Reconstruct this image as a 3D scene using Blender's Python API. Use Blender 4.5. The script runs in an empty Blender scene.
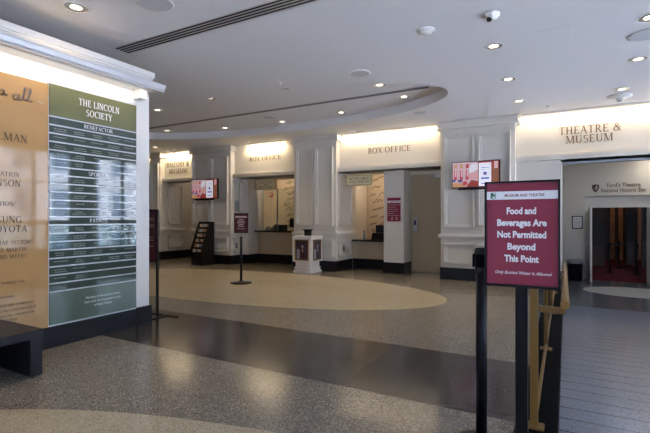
import bpy, bmesh, math, random
from mathutils import Vector, Matrix
random.seed(7)
R = math.radians
PI = math.pi
sc = bpy.context.scene
COL = sc.collection
CEIL = 2.94

# ---------------------------------------------------------------- materials
def nodes_of(name):
    m = bpy.data.materials.new(name); m.use_nodes = True
    nt = m.node_tree; b = nt.nodes['Principled BSDF']
    return m, nt, b

def mat(name, col, rough=.5, metal=0, coat=0, spec=.5, var=0, vscale=6, bump=0, bscale=60, emit=None, estr=0):
    m, nt, b = nodes_of(name)
    b.inputs['Base Color'].default_value = (*col, 1)
    b.inputs['Roughness'].default_value = rough
    b.inputs['Metallic'].default_value = metal
    b.inputs['Coat Weight'].default_value = coat
    b.inputs['Coat Roughness'].default_value = .04
    b.inputs['Specular IOR Level'].default_value = spec
    if var or bump:
        tc = nt.nodes.new('ShaderNodeTexCoord')
        if var:
            n = nt.nodes.new('ShaderNodeTexNoise'); n.inputs['Scale'].default_value = vscale; n.inputs['Detail'].default_value = 4
            nt.links.new(tc.outputs['Object'], n.inputs['Vector'])
            mx = nt.nodes.new('ShaderNodeMix'); mx.data_type = 'RGBA'
            mx.inputs[6].default_value = (*[c * (1 - var) for c in col], 1)
            mx.inputs[7].default_value = (*[min(1, c * (1 + var)) for c in col], 1)
            nt.links.new(n.outputs['Fac'], mx.inputs[0]); nt.links.new(mx.outputs[2], b.inputs['Base Color'])
        if bump:
            n2 = nt.nodes.new('ShaderNodeTexNoise'); n2.inputs['Scale'].default_value = bscale
            nt.links.new(tc.outputs['Object'], n2.inputs['Vector'])
            bp = nt.nodes.new('ShaderNodeBump'); bp.inputs['Strength'].default_value = bump; bp.inputs['Distance'].default_value = .01
            nt.links.new(n2.outputs['Fac'], bp.inputs['Height']); nt.links.new(bp.outputs['Normal'], b.inputs['Normal'])
    if emit:
        b.inputs['Emission Color'].default_value = (*emit, 1); b.inputs['Emission Strength'].default_value = estr
    return m

def nmath(nt, op, a, b=None, clamp=False):
    n = nt.nodes.new('ShaderNodeMath'); n.operation = op; n.use_clamp = clamp
    for i, v in enumerate((a, b)):
        if v is None: continue
        if isinstance(v, (int, float)): n.inputs[i].default_value = v
        else: nt.links.new(v, n.inputs[i])
    return n.outputs[0]

def nmix(nt, fac, a, b):
    n = nt.nodes.new('ShaderNodeMix'); n.data_type = 'RGBA'
    for i, v in ((0, fac), (6, a), (7, b)):
        if isinstance(v, tuple): n.inputs[i].default_value = (*v, 1)
        elif isinstance(v, (int, float)): n.inputs[i].default_value = v
        else: nt.links.new(v, n.inputs[i])
    return n.outputs[2]

def speckle(nt, vec, base, light, dark, sc1=75):
    """terrazzo chips: voronoi cells coloured at random, over a base colour"""
    v = nt.nodes.new('ShaderNodeTexVoronoi'); v.inputs['Scale'].default_value = sc1
    nt.links.new(vec, v.inputs['Vector'])
    sp = nt.nodes.new('ShaderNodeSeparateColor'); nt.links.new(v.outputs['Color'], sp.inputs[0])
    near = nmath(nt, 'LESS_THAN', v.outputs['Distance'], .42)
    l = nmath(nt, 'MULTIPLY', nmath(nt, 'GREATER_THAN', sp.outputs[0], .66), near)
    d = nmath(nt, 'MULTIPLY', nmath(nt, 'LESS_THAN', sp.outputs[0], .30), near)
    c = nmix(nt, l, base, light)
    c = nmix(nt, d, c, dark)
    n = nt.nodes.new('ShaderNodeTexNoise'); n.inputs['Scale'].default_value = .9; n.inputs['Detail'].default_value = 5
    nt.links.new(vec, n.inputs['Vector'])
    k = nmath(nt, 'ADD', nmath(nt, 'MULTIPLY', n.outputs['Fac'], .3), .85)
    h = nt.nodes.new('ShaderNodeMix'); h.data_type = 'RGBA'; h.blend_type = 'MULTIPLY'; h.inputs[0].default_value = 1
    nt.links.new(c, h.inputs[6])
    cmb = nt.nodes.new('ShaderNodeCombineColor')
    for i in range(3): nt.links.new(k, cmb.inputs[i])
    nt.links.new(cmb.outputs[0], h.inputs[7])
    return h.outputs[2]

def lobby_floor_mat():
    m, nt, b = nodes_of('lobby terrazzo')
    tc = nt.nodes.new('ShaderNodeTexCoord'); vec = tc.outputs['Object']
    s = nt.nodes.new('ShaderNodeSeparateXYZ'); nt.links.new(vec, s.inputs[0])
    X, Y = s.outputs[0], s.outputs[1]
    def ell(cx, cy, a, bb):
        u = nmath(nt, 'DIVIDE', nmath(nt, 'SUBTRACT', X, cx), a); w = nmath(nt, 'DIVIDE', nmath(nt, 'SUBTRACT', Y, cy), bb)
        return nmath(nt, 'LESS_THAN', nmath(nt, 'ADD', nmath(nt, 'MULTIPLY', u, u), nmath(nt, 'MULTIPLY', w, w)), 1)
    grey = speckle(nt, vec, (.215, .188, .148), (.50, .45, .36), (.055, .048, .038), 110)
    dark = speckle(nt, vec, (.046, .041, .038), (.095, .086, .078), (.020, .018, .017), 120)
    buff = speckle(nt, vec, (.47, .40, .27), (.60, .53, .38), (.28, .22, .14), 95)
    band = nmath(nt, 'LESS_THAN', nmath(nt, 'ABSOLUTE', nmath(nt, 'SUBTRACT', Y, 3.20)), .55)
    c = nmix(nt, band, grey, dark)
    c = nmix(nt, ell(-5.0, 5.95, 3.58, 1.57), c, buff)
    c = nmix(nt, ell(0, .45, 3.58, 1.57), c, buff)
    # thin metal divider joints across the dark band and along its edges
    j = nmath(nt, 'LESS_THAN', nmath(nt, 'ABSOLUTE', nmath(nt, 'SUBTRACT', X, -1.36)), .004)
    j = nmath(nt, 'MULTIPLY', j, band)
    c = nmix(nt, j, c, (.10, .09, .08))
    nt.links.new(c, b.inputs['Base Color'])
    b.inputs['Roughness'].default_value = .16
    b.inputs['Specular IOR Level'].default_value = .28
    return m

def ramp_mat():
    m, nt, b = nodes_of('ramp terrazzo')
    tc = nt.nodes.new('ShaderNodeTexCoord'); vec = tc.outputs['Object']
    s = nt.nodes.new('ShaderNodeSeparateXYZ'); nt.links.new(vec, s.inputs[0])
    X, Y = s.outputs[0], s.outputs[1]
    grey = speckle(nt, vec, (.29, .32, .385), (.44, .47, .54), (.14, .155, .19), 120)
    dark = speckle(nt, vec, (.10, .105, .125), (.17, .18, .21), (.05, .055, .065), 90)
    white = speckle(nt, vec, (.55, .54, .50), (.66, .65, .6), (.38, .37, .34), 70)
    fr = nmath(nt, 'FRACT', nmath(nt, 'DIVIDE', Y, .24))
    g = nmath(nt, 'MULTIPLY', nmath(nt, 'LESS_THAN', fr, .05), nmath(nt, 'LESS_THAN', Y, 9.2))
    c = nmix(nt, g, grey, (.045, .045, .05))
    lan = nmath(nt, 'GREATER_THAN', Y, 10.4)
    c = nmix(nt, lan, c, dark)
    u = nmath(nt, 'DIVIDE', nmath(nt, 'SUBTRACT', X, 1.55), 1.15); w = nmath(nt, 'DIVIDE', nmath(nt, 'SUBTRACT', Y, 13.0), .85)
    e = nmath(nt, 'LESS_THAN', nmath(nt, 'ADD', nmath(nt, 'MULTIPLY', u, u), nmath(nt, 'MULTIPLY', w, w)), 1)
    c = nmix(nt, e, c, white)
    nt.links.new(c, b.inputs['Base Color'])
    b.inputs['Roughness'].default_value = .20
    return m

def glass_mat(name, tint=(1, 1, 1), gloss=.08, rough=0.0):
    m = bpy.data.materials.new(name); m.use_nodes = True; nt = m.node_tree; nt.nodes.clear()
    o = nt.nodes.new('ShaderNodeOutputMaterial'); t = nt.nodes.new('ShaderNodeBsdfTransparent'); g = nt.nodes.new('ShaderNodeBsdfGlossy')
    t.inputs[0].default_value = (*tint, 1); g.inputs['Roughness'].default_value = rough
    f = nt.nodes.new('ShaderNodeFresnel'); f.inputs[0].default_value = 1.45
    k = nmath(nt, 'ADD', f.outputs[0], gloss - .04, True)
    x = nt.nodes.new('ShaderNodeMixShader'); nt.links.new(k, x.inputs[0]); nt.links.new(t.outputs[0], x.inputs[1]); nt.links.new(g.outputs[0], x.inputs[2])
    nt.links.new(x.outputs[0], o.inputs[0])
    return m

def facade_mat():
    m, nt, b = nodes_of('street facade')
    tc = nt.nodes.new('ShaderNodeTexCoord'); s = nt.nodes.new('ShaderNodeSeparateXYZ'); nt.links.new(tc.outputs['Object'], s.inputs[0])
    fy = nmath(nt, 'FRACT', nmath(nt, 'DIVIDE', s.outputs[1], 2.2)); fz = nmath(nt, 'FRACT', nmath(nt, 'DIVIDE', s.outputs[2], 3.1))
    w = nmath(nt, 'MULTIPLY', nmath(nt, 'GREATER_THAN', fy, .45), nmath(nt, 'GREATER_THAN', fz, .4))
    nt.links.new(nmix(nt, w, (.42, .41, .40), (.10, .13, .16)), b.inputs['Base Color'])
    return m

M = dict(
    wall=mat('warm white paint', (.74, .70, .63), .42),
    ceil=mat('ceiling paint', (.70, .685, .69), .85, var=.015, vscale=1),
    trimw=mat('white trim paint', (.78, .75, .71), .35),
    black=mat('black stone base', (.010, .010, .013), .3, spec=.25),
    blackm=mat('black powder coat', (.006, .006, .008), .38, spec=.25),
    blackp=mat('black plastic', (.009, .009, .010), .45, spec=.25),
    rubber=mat('black rubber', (.005, .005, .006), .8, spec=.05),
    slate=mat('black slate', (.014, .014, .018), .4, spec=.3, bump=.5, bscale=18, var=.3, vscale=9),
    brass=mat('satin brass', (.28, .15, .035), .42, metal=.4, var=.06, vscale=20),
    brassp=mat('brass paint', (.22, .115, .022), .45, metal=.2),
    gold=mat('bronze lettering', (.17, .10, .035), .45, metal=.1),
    maroon=mat('maroon poster', (.26, .022, .052), .35, spec=.4),
    maroond=mat('dark maroon poster', (.07, .006, .009), .35),
    paper=mat('off white print', (.80, .80, .80), .5),
    white=mat('white print', (.86, .84, .84), .5),
    greyp=mat('grey print', (.35, .35, .38), .5),
    beige=mat('beige sign board', (.80, .68, .42), .5),
    doorp=mat('beige door paint', (.50, .42, .28), .4),
    steel=mat('brushed steel', (.5, .5, .5), .3, metal=1),
    alu=mat('pale anodised aluminium', (.60, .60, .61), .35, metal=.5),
    orange=mat('ochre glass panel', (.50, .29, .12), .05, spec=.5, var=.06, vscale=5),
    olive=mat('olive glass panel', (.16, .165, .08), .05, spec=.5),
    teal=mat('dark green glass strip', (.045, .07, .058), .025, coat=1, spec=.5),
    greeng=mat('sage glass panel', (.11, .15, .115), .05, coat=.6, spec=.5),
    ink=mat('dark bronze ink', (.045, .02, .012), .5),
    plast=mat('white plastic', (.72, .71, .69), .5),
    grille=mat('grey speaker grille', (.50, .51, .53), .6),
    dark=mat('dark void', (.02, .02, .02), .8),
    refl=mat('can reflector', (.65, .64, .62), .25, metal=.8),
    lens=mat('lit lamp lens', (.9, .88, .8), .4, emit=(1, .86, .66), estr=3),
    counter=mat('dark granite counter', (.03, .026, .024), .2, var=.4, vscale=60),
    tan=mat('tan office wall', (.56, .46, .33), .6),
    carpet=mat('red carpet', (.13, .006, .010), .95, bump=.4, bscale=200),
    wood=mat('dark stained timber', (.34, .16, .05), .4, var=.35, vscale=4),
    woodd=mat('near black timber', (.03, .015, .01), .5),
    red=mat('red plastic', (.45, .02, .02), .35),
    bin=mat('black bin shell', (.008, .008, .009), .4, spec=.25),
    belt=mat('black webbing', (.012, .012, .012), .8),
    hat=mat('black hat felt', (.015, .015, .016), .6),
    photo1=mat('dark printed picture', (.05, .04, .06), .3, var=.6, vscale=18),
    skin=mat('pale print tone', (.5, .42, .38), .4),
    glass=glass_mat('window glass', (.97, .99, 1), .06),
    rglass=glass_mat('railing glass', (.80, .88, .88), .10),
    tglass=glass_mat('ticket glass', (.92, .95, .94), .08),
    floor=lobby_floor_mat(), ramp=ramp_mat(), facade=facade_mat(),
    asphalt=mat('pale street paving', (.48, .48, .48), .9),
    namep=mat('faint name print', (.26, .29, .26), .5),
    brown=mat('brown emblem', (.10, .035, .015), .4),
)
def flat(name, col, e=0):
    k = 'c_' + name
    if k not in M: M[k] = mat(name, col, .45, emit=col if e else None, estr=e)
    return M[k]

# ---------------------------------------------------------------- mesh building
class MB:
    def __init__(s): s.v = []; s.f = []; s.m = []; s.sm = []
    def add(s, vs, fs, m=0, smooth=False):
        o = len(s.v); s.v += [tuple(v) for v in vs]
        for f in fs: s.f.append([i + o for i in f]); s.m.append(m); s.sm.append(smooth)
        return s
    def box(s, x0, x1, y0, y1, z0, z1, m=0):
        x0, x1 = min(x0, x1), max(x0, x1); y0, y1 = min(y0, y1), max(y0, y1); z0, z1 = min(z0, z1), max(z0, z1)
        v = [(x0, y0, z0), (x1, y0, z0), (x1, y1, z0), (x0, y1, z0), (x0, y0, z1), (x1, y0, z1), (x1, y1, z1), (x0, y1, z1)]
        return s.add(v, [(0, 3, 2, 1), (4, 5, 6, 7), (0, 1, 5, 4), (1, 2, 6, 5), (2, 3, 7, 6), (3, 0, 4, 7)], m)
    def frus(s, a, b, z0, z1, m=0):      # a, b: (x0,x1,y0,y1) rectangles at z0 and z1
        v = [(a[0], a[2], z0), (a[1], a[2], z0), (a[1], a[3], z0), (a[0], a[3], z0), (b[0], b[2], z1), (b[1], b[2], z1), (b[1], b[3], z1), (b[0], b[3], z1)]
        return s.add(v, [(0, 3, 2, 1), (4, 5, 6, 7), (0, 1, 5, 4), (1, 2, 6, 5), (2, 3, 7, 6), (3, 0, 4, 7)], m)
    def lathe(s, prof, c=(0, 0, 0), seg=32, m=0, axis='z', cap=True):
        vs = []; n = len(prof)
        for i in range(seg):
            a = 2 * PI * i / seg
            for r, h in prof:
                p = (r * math.cos(a), r * math.sin(a), h)
                if axis == 'x': p = (h, p[0], p[1])
                if axis == 'y': p = (p[1], h, p[0])
                vs.append((p[0] + c[0], p[1] + c[1], p[2] + c[2]))
        fs = []
        for i in range(seg):
            j = (i + 1) % seg
            for k in range(n - 1): fs.append((i * n + k, j * n + k, j * n + k + 1, i * n + k + 1))
        s.add(vs, fs, m, True)
        if cap:
            o = len(s.v) - len(vs)
            if prof[0][0] > 1e-5: s.f.append([o + i * n for i in reversed(range(seg))]); s.m.append(m); s.sm.append(False)
            if prof[-1][0] > 1e-5: s.f.append([o + i * n + n - 1 for i in range(seg)]); s.m.append(m); s.sm.append(False)
        return s
    def cyl(s, c, r, h, m=0, axis='z', seg=24): return s.lathe([(r, 0), (r, h)], c, seg, m, axis)
    def tube(s, pts, r, m=0, seg=12):
        pts = [Vector(p) for p in pts]; rings = []; n = len(pts)
        for i, p in enumerate(pts):
            t = (pts[min(i + 1, n - 1)] - pts[max(i - 1, 0)]).normalized()
            u = t.cross(Vector((0, 0, 1)));
            if u.length < 1e-3: u = t.cross(Vector((0, 1, 0)))
            u.normalize(); w = t.cross(u)
            rings.append([p + (u * math.cos(2 * PI * k / seg) + w * math.sin(2 * PI * k / seg)) * r for k in range(seg)])
        vs = [q for g in rings for q in g]
        fs = [(i * seg + k, i * seg + (k + 1) % seg, (i + 1) * seg + (k + 1) % seg, (i + 1) * seg + k) for i in range(n - 1) for k in range(seg)]
        s.add(vs, fs, m, True)
        s.add(rings[0], [tuple(reversed(range(seg)))], m); s.add(rings[-1], [tuple(range(seg))], m)
        return s
    def build(s, name, mats, parent=None, bevel=0, loc=None):
        if not isinstance(mats, (list, tuple)): mats = [mats]
        me = bpy.data.meshes.new(name); me.from_pydata(s.v, [], s.f)
        for q in mats: me.materials.append(q)
        for p, i, k in zip(me.polygons, s.m, s.sm): p.material_index = i; p.use_smooth = k
        bm = bmesh.new(); bm.from_mesh(me); bmesh.ops.recalc_face_normals(bm, faces=bm.faces); bm.to_mesh(me); bm.free()
        o = bpy.data.objects.new(name, me); COL.objects.link(o)
        if parent: o.parent = parent
        if loc: o.location = loc
        if bevel:
            b = o.modifiers.new('Bevel', 'BEVEL'); b.width = bevel; b.segments = 2; b.limit_method = 'ANGLE'; b.angle_limit = R(50)
        return o

def tag(o, label, cat, group=None, kind=None):
    o['label'] = label; o['category'] = cat
    if group: o['group'] = group
    if kind: o['kind'] = kind
    return o
def thing(name, label, cat, loc=(0, 0, 0), rz=0, group=None):
    o = bpy.data.objects.new(name, None); COL.objects.link(o); o.empty_display_size = .1
    o.location = loc; o.rotation_euler = (0, 0, rz); return tag(o, label, cat, group)
def struct(o, label=None, cat=None):
    o['kind'] = 'structure'
    if label: o['label'] = label
    if cat: o['category'] = cat
    return o
def dup(root, loc, rz=0, label=None):
    r = root.copy(); COL.objects.link(r); r.location = loc; r.rotation_euler = (0, 0, rz)
    if label: r['label'] = label
    def rec(src, dst):
        for ch in list(src.children):
            c = ch.copy(); COL.objects.link(c); c.parent = dst; rec(ch, c)
    rec(root, r)
    return r

# ---------------------------------------------------------------- lettering
TH, TN, SF = .135, .06, .05
def _arc(cx, cy, rx, ry, a0, a1, wv=TH, wh=TN, n=18):
    """elliptical stroke, thick at its sides and thin at top and bottom"""
    out, inn = [], []
    for i in range(n + 1):
        a = R(a0 + (a1 - a0) * i / n); c, q = math.cos(a), math.sin(a)
        out.append((cx + rx * c, cy + ry * q)); inn.append((cx + (rx - wv) * c, cy + (ry - wh) * q))
    return [[out[i], out[i + 1], inn[i + 1], inn[i]] for i in range(n)]
def _ln(x0, y0, x1, y1, w):
    return [[(x0 - w / 2, y0), (x0 + w / 2, y0), (x1 + w / 2, y1), (x1 - w / 2, y1)]]
def _rc(x0, x1, y0, y1): return [[(x0, y0), (x1, y0), (x1, y1), (x0, y1)]]
def _sf(x, y, h=.13): return _rc(x - h, x + h, y, y + SF)
def _st(x, w=TH): return _ln(x, 0, x, 1, w) + _sf(x, 0) + _sf(x, 1 - SF)
def glyph(c):
    t = 1 - TN
    if c == ' ': return [], .34
    if c == 'I': return _st(.17), .34
    if c == 'L': return _st(.17) + _rc(.17, .60, 0, TN) + _rc(.56, .60, 0, .24), .66
    if c == 'T': return _ln(.36, 0, .36, 1, TH) + _sf(.36, 0) + _rc(.04, .68, t, 1) + _rc(.04, .08, .78, 1) + _rc(.64, .68, .78, 1), .74
    if c in 'EF':
        g = _st(.17) + _rc(.17, .58, t, 1) + _rc(.54, .58, .78, 1) + _rc(.17, .46, .48, .48 + TN) + _rc(.42, .46, .40, .62)
        if c == 'E': g += _rc(.17, .62, 0, TN) + _rc(.58, .62, 0, .24)
        return g, .68
    if c == 'H': return _st(.17) + _st(.68) + _rc(.17, .68, .48, .48 + TN), .87
    if c == 'N': return _st(.15, TN) + _st(.70, TN) + _ln(.17, 1, .70, 0, TH), .86
    if c == 'M': return _st(.15, TN) + _st(.88) + _ln(.18, 1, .50, .05, TH) + _ln(.84, 1, .52, .05, TN), 1.05
    if c == 'A': return _ln(.10, 0, .40, 1, TN) + _ln(.70, 0, .40, 1, TH) + _rc(.2, .6, .33, .33 + TN) + _sf(.10, 0, .1) + _sf(.70, 0, .12), .82
    if c == 'V': return _ln(.40, 0, .10, 1, TH) + _ln(.40, 0, .70, 1, TN) + _sf(.10, .95, .12) + _sf(.70, .95, .1), .8
    if c == 'W': return _ln(.34, 0, .12, 1, TH) + _ln(.34, 0, .54, 1, TN) + _ln(.76, 0, .54, 1, TH) + _ln(.76, 0, .98, 1, TN) + _sf(.12, .95, .12) + _sf(.98, .95, .1), 1.1
    if c == 'Y': return _ln(.38, 0, .38, .48, TH) + _ln(.38, .46, .10, 1, TH) + _ln(.38, .46, .66, 1, TN) + _sf(.38, 0) + _sf(.1, .95, .12) + _sf(.66, .95, .1), .76
    if c == 'X': return _ln(.66, 0, .12, 1, TH) + _ln(.12, 0, .66, 1, TN) + _sf(.12, 0, .1) + _sf(.66, 0, .12) + _sf(.12, .95, .12) + _sf(.66, .95, .1), .78
    if c == 'K': return _st(.17) + _ln(.24, .42, .62, 1, TN) + _ln(.66, 0, .32, .58, TH) + _sf(.66, 0, .12) + _sf(.62, .95, .1), .8
    if c in 'OQ':
        return _arc(.44, .5, .42, .52, 0, 360, n=32), .90
    if c == 'C': return _arc(.44, .5, .42, .52, 45, 315, n=26) + _rc(.70, .74, .68, .95), .80
    if c == 'G': return _arc(.44, .5, .42, .52, 45, 320, n=26) + _rc(.70, .74, .72, .95) + _rc(.66, .78, .0, .42) + _rc(.56, .86, .40, .45), .90
    if c == 'D': return _st(.17) + _arc(.24, .5, .52, .5, -90, 90, n=18), .84
    if c == 'B': return _st(.17) + _arc(.24, .745, .34, .255, -90, 90, n=12) + _arc(.24, .27, .42, .27, -90, 90, n=12), .72
    if c in 'PR':
        g = _st(.17) + _arc(.24, .73, .38, .27, -90, 90, n=12)
        if c == 'R': g += _ln(.68, 0, .36, .48, TH) + _sf(.68, 0, .1)
        return g, .78 if c == 'R' else .68
    if c == 'S': return _arc(.33, .745, .25, .255, 30, 270, TH * .8, TN, 14) + _arc(.33, .26, .28, .275, -150, 92, TH * .8, TN, 14), .64
    if c == 'U': return _ln(.16, .3, .16, 1, TH) + _ln(.66, .3, .66, 1, TN) + _arc(.41, .32, .315, .32, 180, 360, n=14) + _sf(.16, .95) + _sf(.66, .95, .1), .82
    if c == 'J': return _ln(.26, .1, .26, 1, TH) + _sf(.26, .95) + _arc(.12, .1, .2, .2, 180, 360, n=8), .42
    if c == '/': return _ln(.05, -.05, .35, 1.05, TN), .4
    if c == '-': return _rc(.05, .35, .42, .48), .4
    if c == '.': return _rc(.05, .16, 0, .11), .22
    if c == "'": return _rc(.05, .13, .75, 1), .2
    if c == '&': return (_arc(.40, .77, .2, .23, 0, 360, .08, TN, 18) + _arc(.34, .26, .3, .28, 60, 330, TH * .9, TN, 18) + _ln(.80, 0, .28, .72, TH) + _ln(.58, .12, .78, .5, TN) + _rc(.66, .9, .48, .53)), .92
    return _st(.17), .34
LC = {}
def serif_text(mb, s, size, cx, cz, place, m=0, align='c', track=.06, sx=1.0, depth=.004, width=None):
    """serif capitals; place(u, v, d) maps the sign plane to the scene, d towards the viewer"""
    tot = 0; gl = []
    small = 1.0
    for c in s:
        k = 1.0
        if c.islower(): k = .78; c = c.upper()
        g, a = glyph(c); gl.append((g, a, tot, k)); tot += (a + track) * k
    tot -= track
    if width: sx = width / (tot * size)
    x0 = cx - {'c': tot / 2, 'l': 0, 'r': tot}[align] * size * sx
    for g, a, o, k in gl:
        for q in g:
            P = [(x0 + (o + u * k) * size * sx, cz + (v * k) * size) for u, v in q]
            vs = [place(u, v, depth) for u, v in P] + [place(u, v, 0) for u, v in P]
            mb.add(vs, [(0, 1, 2, 3), (0, 4, 5, 1), (1, 5, 6, 2), (2, 6, 7, 3), (3, 7, 4, 0)], m)
def back(Y, ox=0, oz=0): return lambda u, v, d: (u + ox, Y - d, v + oz)         # plane facing -Y
def left(X): return lambda u, v, d: (X + d, u, v)                                # plane facing +X, u runs along +Y

def font_obj(name, lines, material, parent, place, depth=.002, bold=.0):
    """lines: (text, size, cx, baseline, align, xscale, shear, width); set with the built-in sans letters, turned into mesh"""
    vs, fs = [], []
    for text, size, cx, cz, align, xs, shear, width in lines:
        cu = bpy.data.curves.new('letters', 'FONT'); cu.body = text; cu.size = size; cu.shear = shear; cu.offset = bold * size
        cu.align_x = 'CENTER' if align == 'c' else 'LEFT'; cu.resolution_u = 3; cu.extrude = 0
        ob = bpy.data.objects.new('letters', cu); COL.objects.link(ob)
        bpy.context.view_layer.update()
        me = bpy.data.meshes.new_from_object(ob)
        xsn = [v.co.x for v in me.vertices]
        if width and xsn: xs = width / (max(xsn) - min(xsn))
        o = len(vs)
        vs += [place(cx + v.co.x * xs, cz + v.co.y, depth) for v in me.vertices]
        fs += [[i + o for i in p.vertices] for p in me.polygons]
        bpy.data.objects.remove(ob); bpy.data.curves.remove(cu); bpy.data.meshes.remove(me)
    me = bpy.data.meshes.new(name); me.from_pydata(vs, [], fs); me.materials.append(material)
    o = bpy.data.objects.new(name, me); COL.objects.link(o); o.parent = parent
    return o

def strokes(mb, pts, w, place, m=0, d=.002):
    for (a, b) in zip(pts, pts[1:]):
        dx, dy = b[0] - a[0], b[1] - a[1]; L = math.hypot(dx, dy) or 1; nx, ny = -dy / L * w / 2, dx / L * w / 2
        ex, ey = dx / L * w * .3, dy / L * w * .3
        q = [(a[0] - nx - ex, a[1] - ny - ey), (b[0] - nx + ex, b[1] - ny + ey), (b[0] + nx + ex, b[1] + ny + ey), (a[0] + nx - ex, a[1] + ny - ey)]
        mb.add([place(u, v, d) for u, v in q], [(0, 1, 2, 3)], m)
def spline(P, n=8):
    out = []
    P = [P[0]] + P + [P[-1]]
    for i in range(1, len(P) - 2):
        for k in range(n):
            t = k / n
            out.append(tuple(.5 * ((2 * P[i][j]) + (-P[i - 1][j] + P[i + 1][j]) * t + (2 * P[i - 1][j] - 5 * P[i][j] + 4 * P[i + 1][j] - P[i + 2][j]) * t * t + (-P[i - 1][j] + 3 * P[i][j] - 3 * P[i + 1][j] + P[i + 2][j]) * t ** 3) for j in (0, 1)))
    out.append(P[-1]); return out

# ================================================================ SHELL
XR = 2.6
# lobby slab, ramp, landing
mb = MB(); mb.box(-14, -.05, -3.2, 11, -.9, 0)
struct(mb.build('floor', M['floor']), 'polished speckled terrazzo lobby floor with dark band and pale buff ovals', 'floor')
def rz_(y): return 0 if y < .2 else max(-.68, -(y - .2) / 15)
mb = MB()
ys = [-3.2, .2, 10.4, 15.0]
for a, b in zip(ys, ys[1:]):
    za, zb = rz_(a), rz_(b)
    mb.add([(-.05, a, za), (XR, a, za), (XR, b, zb), (-.05, b, zb), (-.05, a, -1), (XR, a, -1), (XR, b, -1), (-.05, b, -1)],
           [(0, 1, 2, 3), (0, 4, 5, 1), (1, 5, 6, 2), (2, 6, 7, 3), (3, 7, 4, 0)])
struct(mb.build('ramp_floor', M['ramp']), 'grey terrazzo ramp with grooved joint lines going down to dark landing with white oval', 'ramp')
# black edging of the slab along the ramp
mb = MB(); mb.box(-.24, -.035, 2.45, 8.35, -.9, .02)
struct(mb.build('trim_1', M['rubber'], bevel=.004), 'black stone edging between lobby floor and ramp', 'edging')

# ceiling with oval recess
EX, EY, EA, EB = -5.0, 6.15, 3.55, 1.32
NE = 96
bm = bmesh.new()
x0, x1, y0, y1 = -14, XR, -3.2, 15.2
out = [bm.verts.new(p) for p in ((x0, y0, CEIL), (x1, y0, CEIL), (x1, y1, CEIL), (x0, y1, CEIL))]
oe = [bm.edges.new((out[i], out[(i + 1) % 4])) for i in range(4)]
el = [bm.verts.new((EX + EA * math.cos(2 * PI * i / NE), EY + EB * math.sin(2 * PI * i / NE), CEIL)) for i in range(NE)]
ee = [bm.edges.new((el[i], el[(i + 1) % NE])) for i in range(NE)]
bmesh.ops.triangle_fill(bm, use_beauty=True, edges=oe + ee)
for f in list(bm.faces):
    c = f.calc_center_median()
    if ((c.x - EX) / EA) ** 2 + ((c.y - EY) / EB) ** 2 < .98: bm.faces.remove(f)
for v in bm.verts: pass
RD = .15
up = [bm.verts.new((v.co.x, v.co.y, CEIL + RD)) for v in el]
for i in range(NE):
    j = (i + 1) % NE; bm.faces.new((el[i], el[j], up[j], up[i]))
bm.faces.new(up)
# roof slab above so no daylight leaks in
me = bpy.data.meshes.new('ceiling'); bm.to_mesh(me); bm.free()
me.materials.append(M['ceil'])
o = bpy.data.objects.new('ceiling', me); COL.objects.link(o)
struct(o, 'flat painted lobby ceiling with long oval recess', 'ceiling')

def wall(name, x0, x1, y0, y1, z0, z1, m='wall', label=None):
    return struct(MB().box(x0, x1, y0, y1, z0, z1).build(name, M[m]), label, 'wall')
rw = [(-3.6, -1.8), (.9, 2.4)]  # windows added out of view, to send daylight onto the pillar fronts
mb = MB(); prev = -14
mb.box(-14, XR + .2, -3.4, -3.2, -1, .1); mb.box(-14, XR + .2, -3.4, -3.2, 2.8, 3.2)
for a, b in rw: mb.box(prev, a, -3.4, -3.2, .1, 2.8); prev = b
mb.box(prev, XR + .2, -3.4, -3.2, .1, 2.8)
struct(mb.build('wall_rear', M['wall']), 'white wall with tall windows added for daylight at the street end of the lobby', 'wall')
for i, (a, b) in enumerate(rw):
    mb = MB()
    for k in range(3):
        x = a + (b - a) * k / 2; mb.box(max(a, x - .035), min(b, x + .035), -3.33, -3.27, .1, 2.8)
    mb.box(a, b, -3.33, -3.27, .1, .17); mb.box(a, b, -3.33, -3.27, 2.73, 2.8); mb.box(a, b, -3.33, -3.27, 2.05, 2.10)
    w = struct(mb.build('window_%d' % (i + 5), M['trimw']), 'tall window added for daylight in unseen rear wall, %s' % ['behind the lobby floor', 'behind the ramp top'][i], 'window')
    MB().box(a, b, -3.303, -3.297, .1, 2.8).build('pane', M['glass'], w)
wall('wall_far_left', -14.2, -14, -3.4, 11, -1, 3.2, label='plain white side wall beyond the sign boards')

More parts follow.
